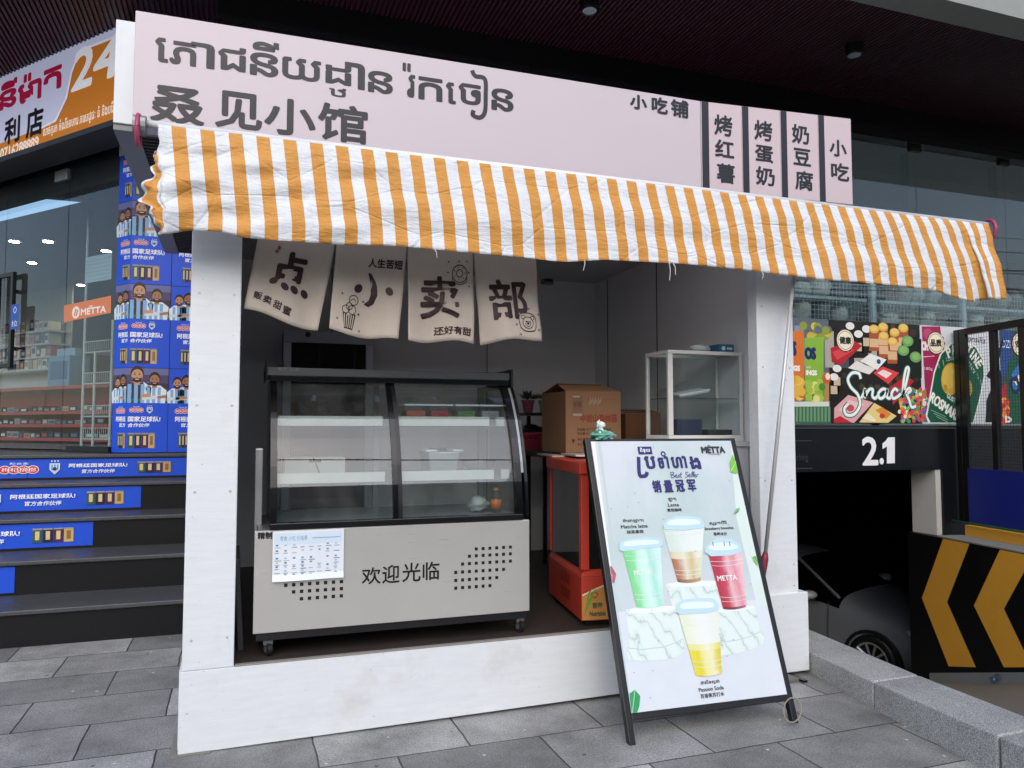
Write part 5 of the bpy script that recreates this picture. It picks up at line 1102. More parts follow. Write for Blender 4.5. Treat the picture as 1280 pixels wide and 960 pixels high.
# things on the fridge shelves
for i, (x, c, cn) in enumerate(((505, 'b0552e', 'orange'), (535, 'a81f35', 'red'), (568, '4f7a3a', 'green'), (598, '8c8f92', 'grey'))):
    p = P(x, 520, Y=.36); p.z = 1.4395; t = thing('food_tub', 'shallow clear tub of %s food on the upper fridge shelf' % cn, 'tub', p, 'tubs on the upper fridge shelf')
    mb = MB(); mb.hexa([p+Vector(v) for v in ((0, -.06, 0), (.105, -.06, 0), (.105, .08, 0), (0, .08, 0), (-.012, -.07, .075), (.117, -.07, .075), (.117, .09, .075), (-.012, .09, .075))], CLEAR); mb.build('tub_body', t)
    mb = MB(); mb.box(p.x+.004, p.x+.101, p.y-.056, p.y+.076, p.z+.004, p.z+.052, mat(c, .5, 0, .3, 30, .4)); mb.build('food', t, bevel=.004)
    mb = MB(); mb.box(p.x-.014, p.x+.119, p.y-.072, p.y+.092, p.z+.0755, p.z+.086, FROST); mb.build('lid', t, bevel=.003)
p = P(536, 583, Y=.30); p.z = 1.1645; S_ = mat('b9bbbb', .3, .5); t = thing('metal_tray', 'small deep metal tray with black handles on the lower fridge shelf', 'tray', p)
mb = MB(); mb.hexa([p+Vector(v) for v in ((.01, 0, 0), (.15, 0, 0), (.15, .2, 0), (.01, .2, 0), (-.005, -.012, .11), (.165, -.012, .11), (.165, .212, .11), (-.005, .212, .11))], S_); mb.build('tray_body', t, bevel=.006)
mb = MB(); mb.box(p.x-.02, p.x+.04, p.y-.02, p.y+.22, p.z+.1105, p.z+.122, FROST); mb.box(p.x+.125, p.x+.18, p.y-.02, p.y+.22, p.z+.1105, p.z+.122, FROST); mb.box(p.x+.045, p.x+.12, p.y+.1, p.y+.2, p.z+.1105, p.z+.128, BLACKM); mb.build('tray_rim', t, bevel=.003)
p = P(598, 583, Y=.34); p.z = 1.1645; tag(MB().lathe(p, (0, 0, 1), [(.05, 0), (.085, .035), (.098, .065), (.094, .065), (.08, .036), (.048, .004)], CLEAR, 28).build('plastic_bowl', smooth=True), 'clear plastic bowl at the right end of the lower fridge shelf', 'bowl')
p = P(394, 584, Y=.40); p.z = 1.1645; t = thing('white_carton', 'long low white carton at the left of the lower fridge shelf', 'carton', p)
mb = MB(); mb.box(p.x-.15, p.x+.15, p.y, p.y+.16, p.z, p.z+.085, mat('b7b9b4', .6)); mb.build('carton_body', t, bevel=.004); mb = MB(); mb.box(p.x-.03, p.x+.03, p.y-.002, p.y-.0005, p.z+.06, p.z+.075, DARK); mb.build('carton_slot', t)
p0 = P(362, 568, Y=.3); p1 = P(390, 572, Y=.3); p2 = P(400, 584, Y=.28); p0.z, p1.z, p2.z = 1.30, 1.27, 1.17
tag(MB().tube([p0, p0.lerp(p1, .5)+Vector((0, 0, .006)), p1, p2], .004, BLACKM, 8).build('black_cable', smooth=True), 'thin black cable looped over the left fridge shelf', 'cable')
p = P(620, 641, Y=.20); p.z = .9585; t = thing('juice_bottle', 'small orange juice bottle on the fridge floor', 'bottle', p)
MB().lathe(p, (0, 0, 1), [(.026, 0), (.028, .01), (.028, .075), (.014, .105), (.013, .115)], CLEAR, 20).build('bottle_body', t, smooth=True); MB().lathe(p, (0, 0, 1), [(.0286, .02), (.0286, .068)], mat('d97a35', .4), 20).build('label', t, smooth=True); MB().lathe(p, (0, 0, 1), [(.015, .1155), (.015, .128)], mat('e08a3c', .4), 16).build('cap', t)
p = P(598, 640, Y=.24); p.z = 1.0; mb = MB(); hull_blob(mb, p, .055, .045, .038, mat('b9bcbc', .35), 5, 12, .30); tag(mb.build('plastic_bag', smooth=True), 'crumpled pale plastic bag beside the juice bottle in the fridge', 'bag')
# back fridge and clutter on the left
q0, q1 = P(355, 412, Y=2.2), P(467, 420, Y=2.2)
bf = thing('back_fridge', 'white framed glass door fridge standing at the back wall', 'fridge', (q0.x+.3, 2.3, FZ)); FW = mat('c3c5d0', .45)
mb = MB(); mb.box(q0.x, q1.x, 2.2, 2.25, q0.z-.09, q0.z, FW); mb.box(q0.x, q0.x+.055, 2.2, 2.25, FZ+.05, q0.z-.091, FW); mb.box(q1.x-.055, q1.x, 2.2, 2.25, FZ+.05, q0.z-.091, FW); mb.box(q0.x+.056, q1.x-.056, 2.2, 2.25, FZ+.05, FZ+.2, FW); mb.build('door_frame', bf, bevel=.005)
mb = MB(); mb.box(q0.x+.056, q1.x-.056, 2.22, 2.226, FZ+.201, q0.z-.091, glass((.35, .38, .4), 1.5, 0, 1.5, 'fridge_door_glass', .05)); mb.build('door_glass', bf)
mb = MB(); mb.box(q0.x+.004, q1.x-.004, 2.251, 2.52, FZ, q0.z-.004, mat('55575a', .6)); mb.build('body', bf); MB().lathe((q0.x+.17, 2.1995, q0.z-.03), (0, -1, 0), [(.02, 0), (.02, .006)], BLACKM, 16).build('knob', bf)
m_ = mat('4c4d52', .4); mb = MB(); mb.hexa([Vector(v) for v in ((.235, .25, FZ), (.262, .25, FZ), (.262, .7, FZ), (.235, .7, FZ), (.215, .25, .78), (.235, .25, .78), (.235, .7, .78), (.215, .7, .78))], m_)
tag(mb.build('folded_board', bevel=.003), 'dark folded board wedged between the left pillar and the fridge', 'board')
# oven with orange body
OV = Plane((1.943, .101, FZ), (.989, -.148, 0), (0, 0, 1)); OR = mat('bd3c28', .4, 0, .08, 5, .05, dirt=.15); ORD = mat('a8331f', .45)
uL = .52; lt = OV.px(727, 700)[1]
ov = thing('food_warmer', 'orange red glass sided food warmer cabinet behind the tilted board', 'warmer', OV(.25, 0, -.4))
mb = MB(); mb.bx(OV, 0, uL, .03, .26, -.72, 0, OR); mb.hexa([OV(*v) for v in ((0, .2605, 0), (uL, .2605, 0), (uL, .2605, -.72), (0, .2605, -.72), (.02, .295, -.02), (uL-.02, .295, -.02), (uL-.02, .295, -.70), (.02, .295, -.70))], OR); lb = mb.build('lower_body', ov, bevel=.005)
mb = MB(); mb.bx(OV, .03, uL-.03, 0, .029, -.69, -.03, BLACKM); mb.build('feet', ov)
mb = MB(); SLP = Plane(OV(-.0008, 0, -.72), (.148, .989, 0), (0, 0, 1)) ; SLP = Plane(OV(-.001, 0, -.72), OV(0, 0, 0)-OV(0, 0, -.72), (0, 0, 1))
for r_ in range(2):
    for k in range(7): x = .30+k*.028; z = .17-r_*.085; mb.add([SLP(x, z, 0), SLP(x+.009, z, 0), SLP(x+.024, z+.06, 0), SLP(x+.015, z+.06, 0)], [(0, 1, 2, 3)], HOLE)
mb.build('vent_slots', lb)
for u, h in ((0, -.045), (uL-.045, -.045), (0, -.72), (uL-.045, -.72)):
    mb = MB(); mb.bx(OV, u, u+.045, .2955, .80, h, h+.045, OR); mb.build('post', ov, bevel=.003)
mb = MB(); mb.bx(OV, .008, .012, .2955, .80, -.674, -.046, glass((.25, .27, .30), 1.4, 0, 1.5, 'dark_glass', .03)); mb.bx(OV, .046, uL-.046, .2955, .80, -.03, -.026, glass((.25, .27, .30), 1.4, 0, 1.5, 'dark_glass', .03)); mb.build('window_glass', ov)
mb = MB(); mb.bx(OV, -.012, uL+.012, .8005, .865, -.735, .012, OR); tpp = mb.build('top', ov, bevel=.006)
a = Art(Plane(OV(0, 0, .0135), OV.ux, (0, 0, 1))); a.rect(.03, .825, .075, .855, '2a2426', 1); a.rect(.035, .834, .07, .838, 'cfc8c0', 2); a.rect(.035, .845, .07, .849, 'cfc8c0', 2); a.build('rating_plate', tpp)
MB().lathe(OV(.25, .297, -.36), (0, 0, 1), [(.12, 0), (.12, .44)], mat('3a4a66', .3, .4), 24).build('inner_drum', ov, smooth=True)
a = Art(Plane(OV(0, 0, .001), OV.ux, (0, 0, 1))); a.poly([(.004, .035), (.30, .035), (.30, .255), (.20, .24), (.09, .20), (.004, .165)], 'cf8a4a', 1); a.line([(.004, .165), (.09, .20), (.20, .24), (.30, .255)], .008, 'e8d8c4', 1.5)
a.curve([(.05, .16), (.065, .18), (.09, .17), (.075, .15), (.06, .158)], .005, '8a4a24', 2)
for k, (x, y) in enumerate(((.02, .10), (.035, .13), (.05, .155), (.03, .16))): a.poly([(.012, .05), (x+.012, y), (x+.03, y+.045), (x+.004, y+.012)], '6aa23a', 2+k*.1)
a.text('营养', .06, .095, .115, .125, '2f6b3a', 2, bold=.001); a.text('Nutrition', .045, .055, .13, .08, '2f5a36', 2, bold=.001); a.build('nutrition_label', lb)
# papers on the warmer
MG = [mat('b8aca4', .4, 0, .15, 20, .02), mat('c9c4c0', .4), mat('9c4a44', .4)]
for i, (u, h, w, d, r_, lb_) in enumerate(((.02, -.70, .25, .42, .1, 'pale glossy magazine lying on the orange warmer, at the back'), (.10, -.45, .24, .34, -.15, 'red and white leaflet lying on the front of the orange warmer'))):
    pl = Plane(OV(u, .8665+i*.012, h), (math.cos(r_)*.989, -.148+math.sin(r_), 0), (-.148*-1, .989, 0)); mb = MB(); mb.bx(pl, 0, w, 0, d, 0, .010, MG[i]); mb.bx(pl, w*.3, w*.75, d*.2, d*.8, .0102, .0108, MG[2-i]); tag(mb.build('magazine', bevel=.002), lb_, 'magazine')
# table with cardboard boxes, black rack with plants
BY = .98; q0, q1 = P(707, 489, Y=BY), P(776, 484, Y=BY); zbx = P(740, 566, Y=BY).z
tb = thing('dark_table', 'dark steel table carrying the cardboard boxes behind the board', 'table', (2.5, 1.3, FZ)); xa = q0.x-.06
mb = MB(); mb.box(xa, 3.1, .95, 1.75, zbx-.035, zbx-.001, DARK); mb.build('table_top', tb, bevel=.004)
for x in (xa+.05, 3.05):
    for y in (1.0, 1.7): mb = MB(); mb.box(x-.02, x+.02, y-.02, y+.02, FZ, zbx-.036, BLACKM); mb.build('leg', tb)
CARD = mat('9c7556', .8, 0, .1, 3, .15); CARD2 = mat('7d553a', .8, 0, .1, 3, .15)
cb = thing('cardboard_box', 'large brown cardboard box with taped label and red print, flaps half closed', 'box', (q0.x+.25, BY+.25, zbx)); bx0, bx1, bz = q0.x, q1.x, q0.z
mb = MB(); mb.box(bx0, bx1, BY, BY+.42, zbx, bz, CARD); bb = mb.build('box_body', cb, bevel=.004)
mb = MB(); t_ = .004
mb.hexa([Vector(v) for v in ((bx0+.002, BY+.002, bz), (bx1-.002, BY+.002, bz), (bx1-.03, BY+.2, bz+.05), (bx0+.03, BY+.2, bz+.05), (bx0+.002, BY+.002, bz+t_), (bx1-.002, BY+.002, bz+t_), (bx1-.03, BY+.2, bz+.05+t_), (bx0+.03, BY+.2, bz+.05+t_))], CARD)
mb.hexa([Vector(v) for v in ((bx0+.002, BY+.418, bz), (bx1-.002, BY+.418, bz), (bx1-.03, BY+.22, bz+.06), (bx0+.03, BY+.22, bz+.06), (bx0+.002, BY+.418, bz+t_), (bx1-.002, BY+.418, bz+t_), (bx1-.03, BY+.22, bz+.06+t_), (bx0+.03, BY+.22, bz+.06+t_))], CARD); mb.build('flap', cb)
a = Art(front(BY-.0008)); (u0, v1), (u1, v0) = (bx0, bz), (bx1, zbx); W_, H_ = u1-u0, v1-v0
RP_ = '9a4a38'
a.text('中岩山森林菇', u0+W_*.26, v0+H_*.50, u0+W_*.92, v0+H_*.63, RP_, 1, bold=.002); a.text('MUSHROOM', u0+W_*.4, v0+H_*.86, u0+W_*.9, v0+H_*.89, '8a5a44', 1)
a.rect(u0+W_*.12, v0+H_*.62, u0+W_*.30, v0+H_*.92, '8a6a52', 1); a.text('纸箱', u0+W_*.14, v0+H_*.74, u0+W_*.28, v0+H_*.84, '5a4030', 1.5); a.rect(u0+W_*.13, v0+H_*.60, u0+W_*.29, v0+H_*.64, 'b8a898', 1.6); a.rect(u0+W_*.13, v0+H_*.90, u0+W_*.25, v0+H_*.93, 'b8a898', 1.6)
for k, v in enumerate((.36, .29, .20, .12)): a.text('净含量 生产日期 保质期 地址', u0+W_*.2, v0+H_*v, u0+W_*.82, v0+H_*(v+.045), '4a3226', 1)
a.poly([(u0+W_*.10, v0+H_*.22), (u0+W_*.16, v0+H_*.22), (u0+W_*.13, v0+H_*.15)], '4a3226', 1)
for k in range(9): a.line([(u0+W_*(.42+.025*k), v0+H_*(.78+.02*(k % 3))), (u0+W_*(.44+.025*k), v0+H_*(.90-.03*(k % 2)))], .004, 'c2ab98', 1.4)
a.build('box_print', bb)
x0, x1 = P(782, 520, Y=1.2).x, P(826, 520, Y=1.2).x
cb2 = thing('cardboard_box', 'low dark brown cardboard box beside the glass showcase', 'box', (x0+.15, 1.35, zbx)); zt3 = P(800, 517, Y=1.2).z
mb = MB(); mb.box(x0, x1, 1.2, 1.55, zbx, zt3, CARD2); mb.build('box_body', cb2, bevel=.004); mb = MB(); mb.hexa([Vector(v) for v in ((x0, 1.202, zt3+.001), (x1, 1.202, zt3+.001), (x1, 1.36, zt3+.03), (x0, 1.36, zt3+.03), (x0, 1.202, zt3+.005), (x1, 1.202, zt3+.005), (x1, 1.36, zt3+.034), (x0, 1.36, zt3+.034))], CARD2); mb.build('flap', cb2)
bk = thing('black_rack', 'black metal rack with plant pots in the rear corner', 'rack', (2.3, 2.0, FZ)); q = P(690, 516, Y=1.95); q2 = P(655, 516, Y=1.95); zb_ = P(670, 567, Y=1.95).z
for z in (q.z, zb_):
    mb = MB(); mb.box(q2.x, q.x+.25, 1.92, 2.3, z-.02, z, BLACKM); mb.build('shelf_board', bk, bevel=.003)
xp = P(680, 540, Y=1.95).x
for y in (1.93, 2.28): mb = MB(); mb.box(xp-.015, xp+.015, y-.0, y+.02, FZ, q.z-.021, BLACKM); mb.build('post', bk)
rn = random.Random(17)
def pot(px, c, leaf, lbl):
    p = P(px, 514, Y=2.02); p.z = q.z; t = thing('potted_plant', lbl, 'plant', p, 'plants on the black rack')
    MB().lathe(p, (0, 0, 1), [(.035, 0), (.05, .09), (.054, .09), (.054, .10), (.04, .10)], mat(c, .5), 16).build('pot', t, smooth=False)
    mb = MB(); lm = mat(leaf, .6, 0, .3, 30, .1)
    for k in range(46):
        a_ = rn.uniform(0, 6.28); e = rn.uniform(.2, 1.4); d = Vector((math.cos(a_)*math.cos(e), math.sin(a_)*math.cos(e), math.sin(e))); b = p+Vector((0, 0, .10))+d*rn.uniform(.0, .03); s_ = d.cross(Vector((.3, .2, 1))).normalized()*.010; L2 = rn.uniform(.05, .10)
        mb.add([b, b+d*L2*.5+s_, b+d*L2+Vector((0, 0, -.01)), b+d*L2*.5-s_], [(0, 1, 2, 3)], lm)
    mb.build('leaves', t)
pot(660, '8a4a5c', '3c4a44', 'dark leafed plant in a pink pot on the black rack'); pot(681, '8c9496', '7d8a34', 'yellow green plant in a pale pot on the black rack')
p0, p1 = P(655, 567, Y=1.94), P(692, 567, Y=1.94); PK = mat('b03a52', .5); t = thing('pink_basket', 'pink plastic basket of black odds and ends on the lower rack board', 'basket', (p0.x+.12, 2.05, zb_))
mb = MB(); x0, x1 = p0.x, p1.x; h = .15
for k in range(13): x = x0+(x1-x0)*k/12; mb.tube([(x, 1.935, zb_+.012), (x, 1.925, zb_+h)], .004, PK, 5)
for k in range(6): z = zb_+.012+k*h/6; mb.tube([(x0, 1.934, z), (x1, 1.934, z)], .004, PK, 5)
mb.box(x0, x1, 1.94, 2.2, zb_+.001, zb_+.011, PK); mb.box(x0-.01, x1+.01, 1.915, 1.93, zb_+h, zb_+h+.014, PK); mb.box(x0, x0+.006, 1.94, 2.2, zb_+.012, zb_+h, PK); mb.box(x1-.006, x1, 1.94, 2.2, zb_+.012, zb_+h, PK); mb.box(x0, x1, 2.2, 2.206, zb_+.012, zb_+h, PK); mb.build('basket_body', t)
mb = MB(); hull_blob(mb, ((x0+x1)/2, 2.06, zb_+h+.02), .11, .09, .05, BLACKM, 4, 10, .3); mb.build('contents', t)
# wall socket and wire in the corner
p = P(683, 346, X=3.2) if False else P(684, 346, Y=2.55); t = thing('wall_camera', 'small black and grey wall box high in the rear corner', 'box', p)
mb = MB(); mb.box(p.x-.06, p.x+.05, 2.52, 2.555, p.z-.07, p.z+.07, GREYP); mb.box(p.x-.04, p.x+.03, 2.50, 2.519, p.z-.05, p.z+.05, BLACKM); mb.build('housing', t, bevel=.004)
pp = [P(x, y, Y=2.53) for x, y in ((682, 336), (690, 333), (705, 335), (722, 331), (740, 338))]; MB().tube(pp, .008, BLACKM, 6).build('wire', t, smooth=True)
# counter and glass showcase
WC = mat('cfd0d0', .45, 0, .04, 5, .05, dirt=.1)
ct = thing('white_counter', 'plain white counter under the glass showcase', 'counter', (2.85, .6, FZ)); CX0, CX1 = 2.50, 3.205
mb = MB(); mb.box(CX0, CX1, .36, .92, FZ, 1.285, WC); mb.build('counter_body', ct, bevel=.004); mb = MB(); mb.box(CX0-.02, CX1, .34, .93, 1.2855, 1.315, WC); mb.build('counter_top', ct, bevel=.005)
SY0, SY1 = .40, .68; s0 = P(835, 437, Y=SY0); sx0, sx1 = s0.x, 3.20; sz0, sz1 = 1.3155, s0.z
sc_ = thing('glass_showcase', 'white framed glass countertop showcase on the white counter', 'showcase', ((sx0+sx1)/2, .54, sz0)); WF = mat('d8d9d6', .4, 0, .05, 8, .05, dirt=.2); th = .022
mb = MB()
for y in (SY0, SY1-th):
    mb.box(sx0, sx1, y, y+th, sz0, sz0+.04, WF); mb.box(sx0, sx1, y, y+th, sz1-th, sz1, WF)
    for x in (sx0, sx1-th): mb.box(x, x+th*(1.5 if x == sx0 and y == SY0 else 1), y, y+th, sz0+.0405, sz1-th-.0005, WF)
for x in (sx0, sx1-th): mb.box(x, x+th, SY0+th+.0005, SY1-th-.0005, sz0, sz0+.04, WF); mb.box(x, x+th, SY0+th+.0005, SY1-th-.0005, sz1-th, sz1, WF)
mb.build('frame', sc_, bevel=.003)
mb = MB(); mb.box(sx0+th*1.6, sx1-th-.002, SY0+.008, SY0+.012, sz0+.041, sz1-th-.001, CLEAR); mb.box(sx0+.006, sx0+.010, SY0+th+.002, SY1-th-.002, sz0+.041, sz1-th-.001, CLEAR); mb.box(sx0+th, sx1-th, SY1-.012, SY1-.008, sz0+.041, sz1-th-.001, CLEAR); mb.box(sx0+th, sx1-th, SY0+th, SY1-th, sz1-.010, sz1-.005, CLEAR); mb.build('glass_panel', sc_)
zs = P(836, 497, Y=SY0).z; mb = MB(); mb.box(sx0+.02, sx1-.02, SY0+.03, SY1-.03, zs-.004, zs+.003, glass((.55, .72, .70), 1.3, 0, 1.5, 'green_edge_glass', .03)); mb.build('shelf', sc_)
p = Vector((sx0+.13, SY0+.08, zs+.004)); mb = MB(); mb.hexa([p+Vector(v) for v in ((.0, 0, .0), (.21, .0, .035), (.22, .14, .05), (0.0, .14, .012), (-.012, -.01, .018), (.22, -.01, .058), (.23, .15, .072), (-.01, .15, .03))], mat('e2e4e6', .3)); tag(mb.build('white_tray', bevel=.006), 'tilted white tray on the showcase shelf', 'tray')
p = Vector((sx0+.03, SY0+.10, zs+.003)); mb = MB(); mb.hexa([p+Vector(v) for v in ((.0, 0.03, .006), (.24, .03, .085), (.24, .15, .09), (0.0, .15, .012), (-.0, .03, .03), (.23, .03, .11), (.23, .15, .115), (-.0, .15, .036))], CLEAR); tag(mb.build('clear_lid', bevel=.003), 'clear plastic lid leaning behind the white tray in the showcase', 'lid')
mb = MB(); mb.box(sx0+.12, sx0+.30, SY0+.1, SY0+.22, sz0+.042, sz0+.14, mat('2d3450', .5)); mb.box(sx0+.32, sx1-.04, SY0+.06, SY0+.24, sz0+.042, sz0+.075, DARK); tag(mb.build('dark_tin', bevel=.005), 'dark blue tins on the floor of the showcase', 'tin')
p = P(935, 437, Y=SY0+.08); p.x = sx1-.085; t = thing('blue_packet', 'small blue printed packet lying on top of the showcase', 'packet', (p.x, SY0+.1, sz1)); mb = MB(); mb.box(p.x-.05, p.x+.06, SY0+.05, SY0+.16, sz1+.001, sz1+.055, mat('2f6a8a', .4)); mb.build('packet_body', t, bevel=.003)
a = Art(front(SY0+.049)); a.ell(p.x-.02, sz1+.028, .014, .014, 'dfe6ea', 1); a.rect(p.x+.005, sz1+.02, p.x+.045, sz1+.034, 'cfdce2', 1); a.build('packet_print', t)
mb = MB(); hull_blob(mb, (p.x-.14, SY0+.14, sz1+.028), .07, .05, .027, FROST, 8, 10, .2); tag(mb.build('crumpled_bag', smooth=True), 'crumpled translucent bag next to the blue packet on the showcase', 'bag')

# ================================================================== LEANING POSTER BOARD IN FRONT
TOPY, TOPZ = -.055, 1.372
AO = Vector((1.872, -.556, .0)); AX = Vector((.86, -.032, 0)); AV = Vector((0.0, TOPY+.556, TOPZ)).normalized()
AV = (AV-AX.normalized()*AV.dot(AX.normalized())).normalized()
BD = Plane(AO, AX, AV)
ab = thing('poster_board', 'tall black framed pavement board with drinks menu poster, standing before the kiosk', 'sign', AO+AX*.5)
cr = [BD.px(*p) for p in ((729, 548), (912, 548), (990, 900), (781, 895))]; print('BOARD', [tuple(round(c, 3) for c in q) for q in cr])
bw_ = .885; bh = BD.px(820, 548)[1]; vb = .10
mb = MB(); ft = .030
mb.bx(BD, 0, ft, 0, bh, -.035, 0, BLACKM); mb.bx(BD, bw_-ft, bw_, 0, bh, -.035, 0, BLACKM); mb.bx(BD, ft+.0005, bw_-ft-.0005, vb, vb+ft, -.032, -.001, BLACKM); mb.bx(BD, ft+.0005, bw_-ft-.0005, bh-.014, bh, -.032, -.001, BLACKM); mb.build('front_frame', ab, bevel=.003)
mb = MB(); back = Plane(AO+Vector((0, .53, .0)), AX, (0, -.018, 1.345))
for u in (.34, bw_-.06): mb.bx(back, u, u+.025, .0, 1.325, -.02, 0, BLACKM)
mb.bx(back, .366, bw_-.061, .2, .225, -.02, 0, BLACKM); mb.build('rear_frame', ab, bevel=.003)
Bq = [BD.px(*zz) for zz in ((730, 552), (908, 551), (983, 866), (786, 890))]
a = Art(BD); Lx, Rx, Bz, Tz = ft, bw_-ft, vb+ft, bh-.015
a.rect(Lx, Bz, Rx, Tz, PPAPER, 0, 1)
def zp(x, y): return (700+x/4, 520+y/4)      # crop of the board's upper half
def zq(x, y): return (740+x*240/1280, 660+y*180/960)
def pp_(f, *pts): return [a.pl.px(*f(*p)) for p in pts]
INB = '2f2c6c'
def tz(t, f, x0, y0, x1, y1, c, lay=4, **k):
    (u0, v1), (u1, v0) = pp_(f, (x0, y0), (x1, y1)); a.text(t, u0, v0, u1, v1, c, lay, **k)
cl = lambda pts: [(min(max(u, Lx+.001), Rx-.001), min(max(v, Bz+.001), Tz-.001)) for u, v in pts]
# pale photographed backdrop: wall moulding on the left, soft floor
a.poly(cl(pp_(zp, (135, 120), (150, 118), (250, 900), (240, 960), (225, 900))), 'c2cfd0', 1); a.poly(cl(pp_(zp, (155, 118), (172, 118), (262, 800), (252, 800))), 'e9eef0', 1.2); a.poly(cl(pp_(zp, (185, 118), (200, 118), (275, 700), (266, 700))), 'bccaca', 1.2)
a.poly(cl(pp_(zp, (860, 130), (900, 130), (1045, 950), (985, 950), (880, 500))), 'd3e2dd', 1)
a.poly(cl(pp_(zq, (175, 560), (1180, 470), (1400, 1500), (100, 1600))), 'd3dae2', .6)
(u0, v1), (u1, v0) = pp_(zp, (386, 154), (462, 192)); a.rect(u0, v0, u1, v1, INB, 3); a.text('ពិនុយ', u0+.012, v0+.008, u1-.012, v1-.006, 'e8eaf4', 4, bold=.0006)
for t, x0, y0, x1, y1 in (('ប', 420, 205, 478, 262), ('ច', 488, 212, 520, 260), ('ា', 520, 205, 545, 260), ('ហ', 553, 208, 612, 258), ('ា', 608, 204, 634, 258), ('ង', 644, 206, 704, 262)): tz(t, zp, x0, y0, x1, y1, INB, bold=.004)
a.curve(pp_(zp, (392, 205), (396, 290), (412, 302), (430, 296), (434, 280)), .020, INB, 4); (u, v), = pp_(zp, (515, 190)); a.ring(u, v, .011, .011, .007, INB, 4)
BS = [[(552, 282), (556, 308)], [(552, 284), (566, 282), (566, 292), (555, 295), (570, 298), (568, 308), (554, 308)], [(574, 302), (583, 298), (580, 293), (574, 302), (582, 308), (588, 303)], [(597, 294), (590, 298), (597, 303), (588, 308)], [(604, 282), (602, 306), (608, 307)], [(598, 292), (610, 291)], [(640, 284), (630, 281), (627, 290), (637, 297), (633, 306), (624, 306)], [(642, 300), (650, 296), (647, 291), (641, 300), (650, 306), (655, 300)], [(657, 304), (664, 280), (658, 284), (659, 306)], [(664, 304), (671, 280), (665, 284), (666, 306)], [(671, 300), (678, 296), (675, 291), (670, 300), (678, 306), (682, 300)], [(683, 306), (685, 292), (692, 293)]]
for l in BS: a.curve(pp_(zp, *l), .0035, '4a4884', 4, 4)
for t, x0, y0, x1, y1 in (('销', 458, 324, 508, 382), ('量', 515, 324, 566, 380), ('冠', 574, 322, 624, 378), ('军', 632, 320, 682, 376)): tz(t, zp, x0, y0, x1, y1, INB, bold=.0025)
tz('METTA', zp, 704, 156, 824, 184, '33363a', bold=.003); tz('COFFEE', zp, 742, 188, 800, 195, '55585c'); (u, v), = pp_(zp, (743, 149)); a.rect(u-.008, v-.002, u+.008, v+.002, '33363a', 4)
def block(f, cx, cy, lines, h=.0175, gap=.010):
    (u, v), = pp_(f, (cx, cy)); v += (len(lines)*(h+gap)-gap)/2
    for t, w, k in lines: a.text(t, u-w/2, v-h*k, u+w/2, v, '2e3036', 4, bold=.0004); v -= h*k+gap
block(zp, 566, 444, [('ឡាតេ', .045, 1.1), ('Latte', .062, .9), ('拿铁咖啡', .082, 1.0)])
block(zp, 370, 549, [('ម៉ាឆាឡាតេ', .115, 1.2), ('Matcha latte', .145, .95), ('抹茶拿铁', .092, 1.0)])
block(zp, 794, 560, [('ស្រ្តបឺរី', .10, 1.2), ('Strawberry Smoothie', .168, 1.0), ('草莓冰沙', .078, 1.0)])
def z2(x, y): return (700+x/4, 720+y/4)
block(z2, 754, 560, [('ផាសិនសូដា', .10, 1.2), ('Passion Soda', .132, .95), ('百香果苏打水', .125, 1.05)])
# marble plinths
def plinth(top, bot_, rim, lay):
    a.poly(pp_(zq, *bot_), MARBLE, lay); a.poly(pp_(zq, *top), 'e6eef0', lay+.3)
    if rim: a.poly(pp_(zq, *rim), MARBLE, lay+.5); a.line(pp_(zq, *rim[:len(rim)//2]), .0035, 'b4c9c3', lay+.7)
plinth([(490, 375), (570, 358), (700, 350), (815, 352), (850, 362), (800, 382), (640, 392), (520, 388)], [(490, 375), (640, 392), (850, 362), (880, 560), (560, 600)], None, 1.5)
plinth([(225, 545), (300, 530), (450, 520), (540, 520), (560, 535), (500, 556), (350, 566), (250, 562)], [(225, 545), (350, 566), (560, 535), (612, 735), (560, 790), (400, 815), (255, 805)], [(230, 800), (330, 810), (470, 795), (560, 765), (605, 740), (622, 825), (560, 860), (470, 882), (330, 888), (240, 880)], 2)
plinth([(830, 560), (850, 535), (1000, 520), (1075, 520), (1090, 532), (1000, 552), (880, 560)], [(830, 558), (1000, 552), (1090, 530), (1118, 690), (1040, 735), (900, 755), (850, 755)], [(840, 762), (960, 750), (1060, 722), (1120, 690), (1150, 725), (1140, 770), (1060, 810), (960, 838), (870, 848), (845, 850)], 2)
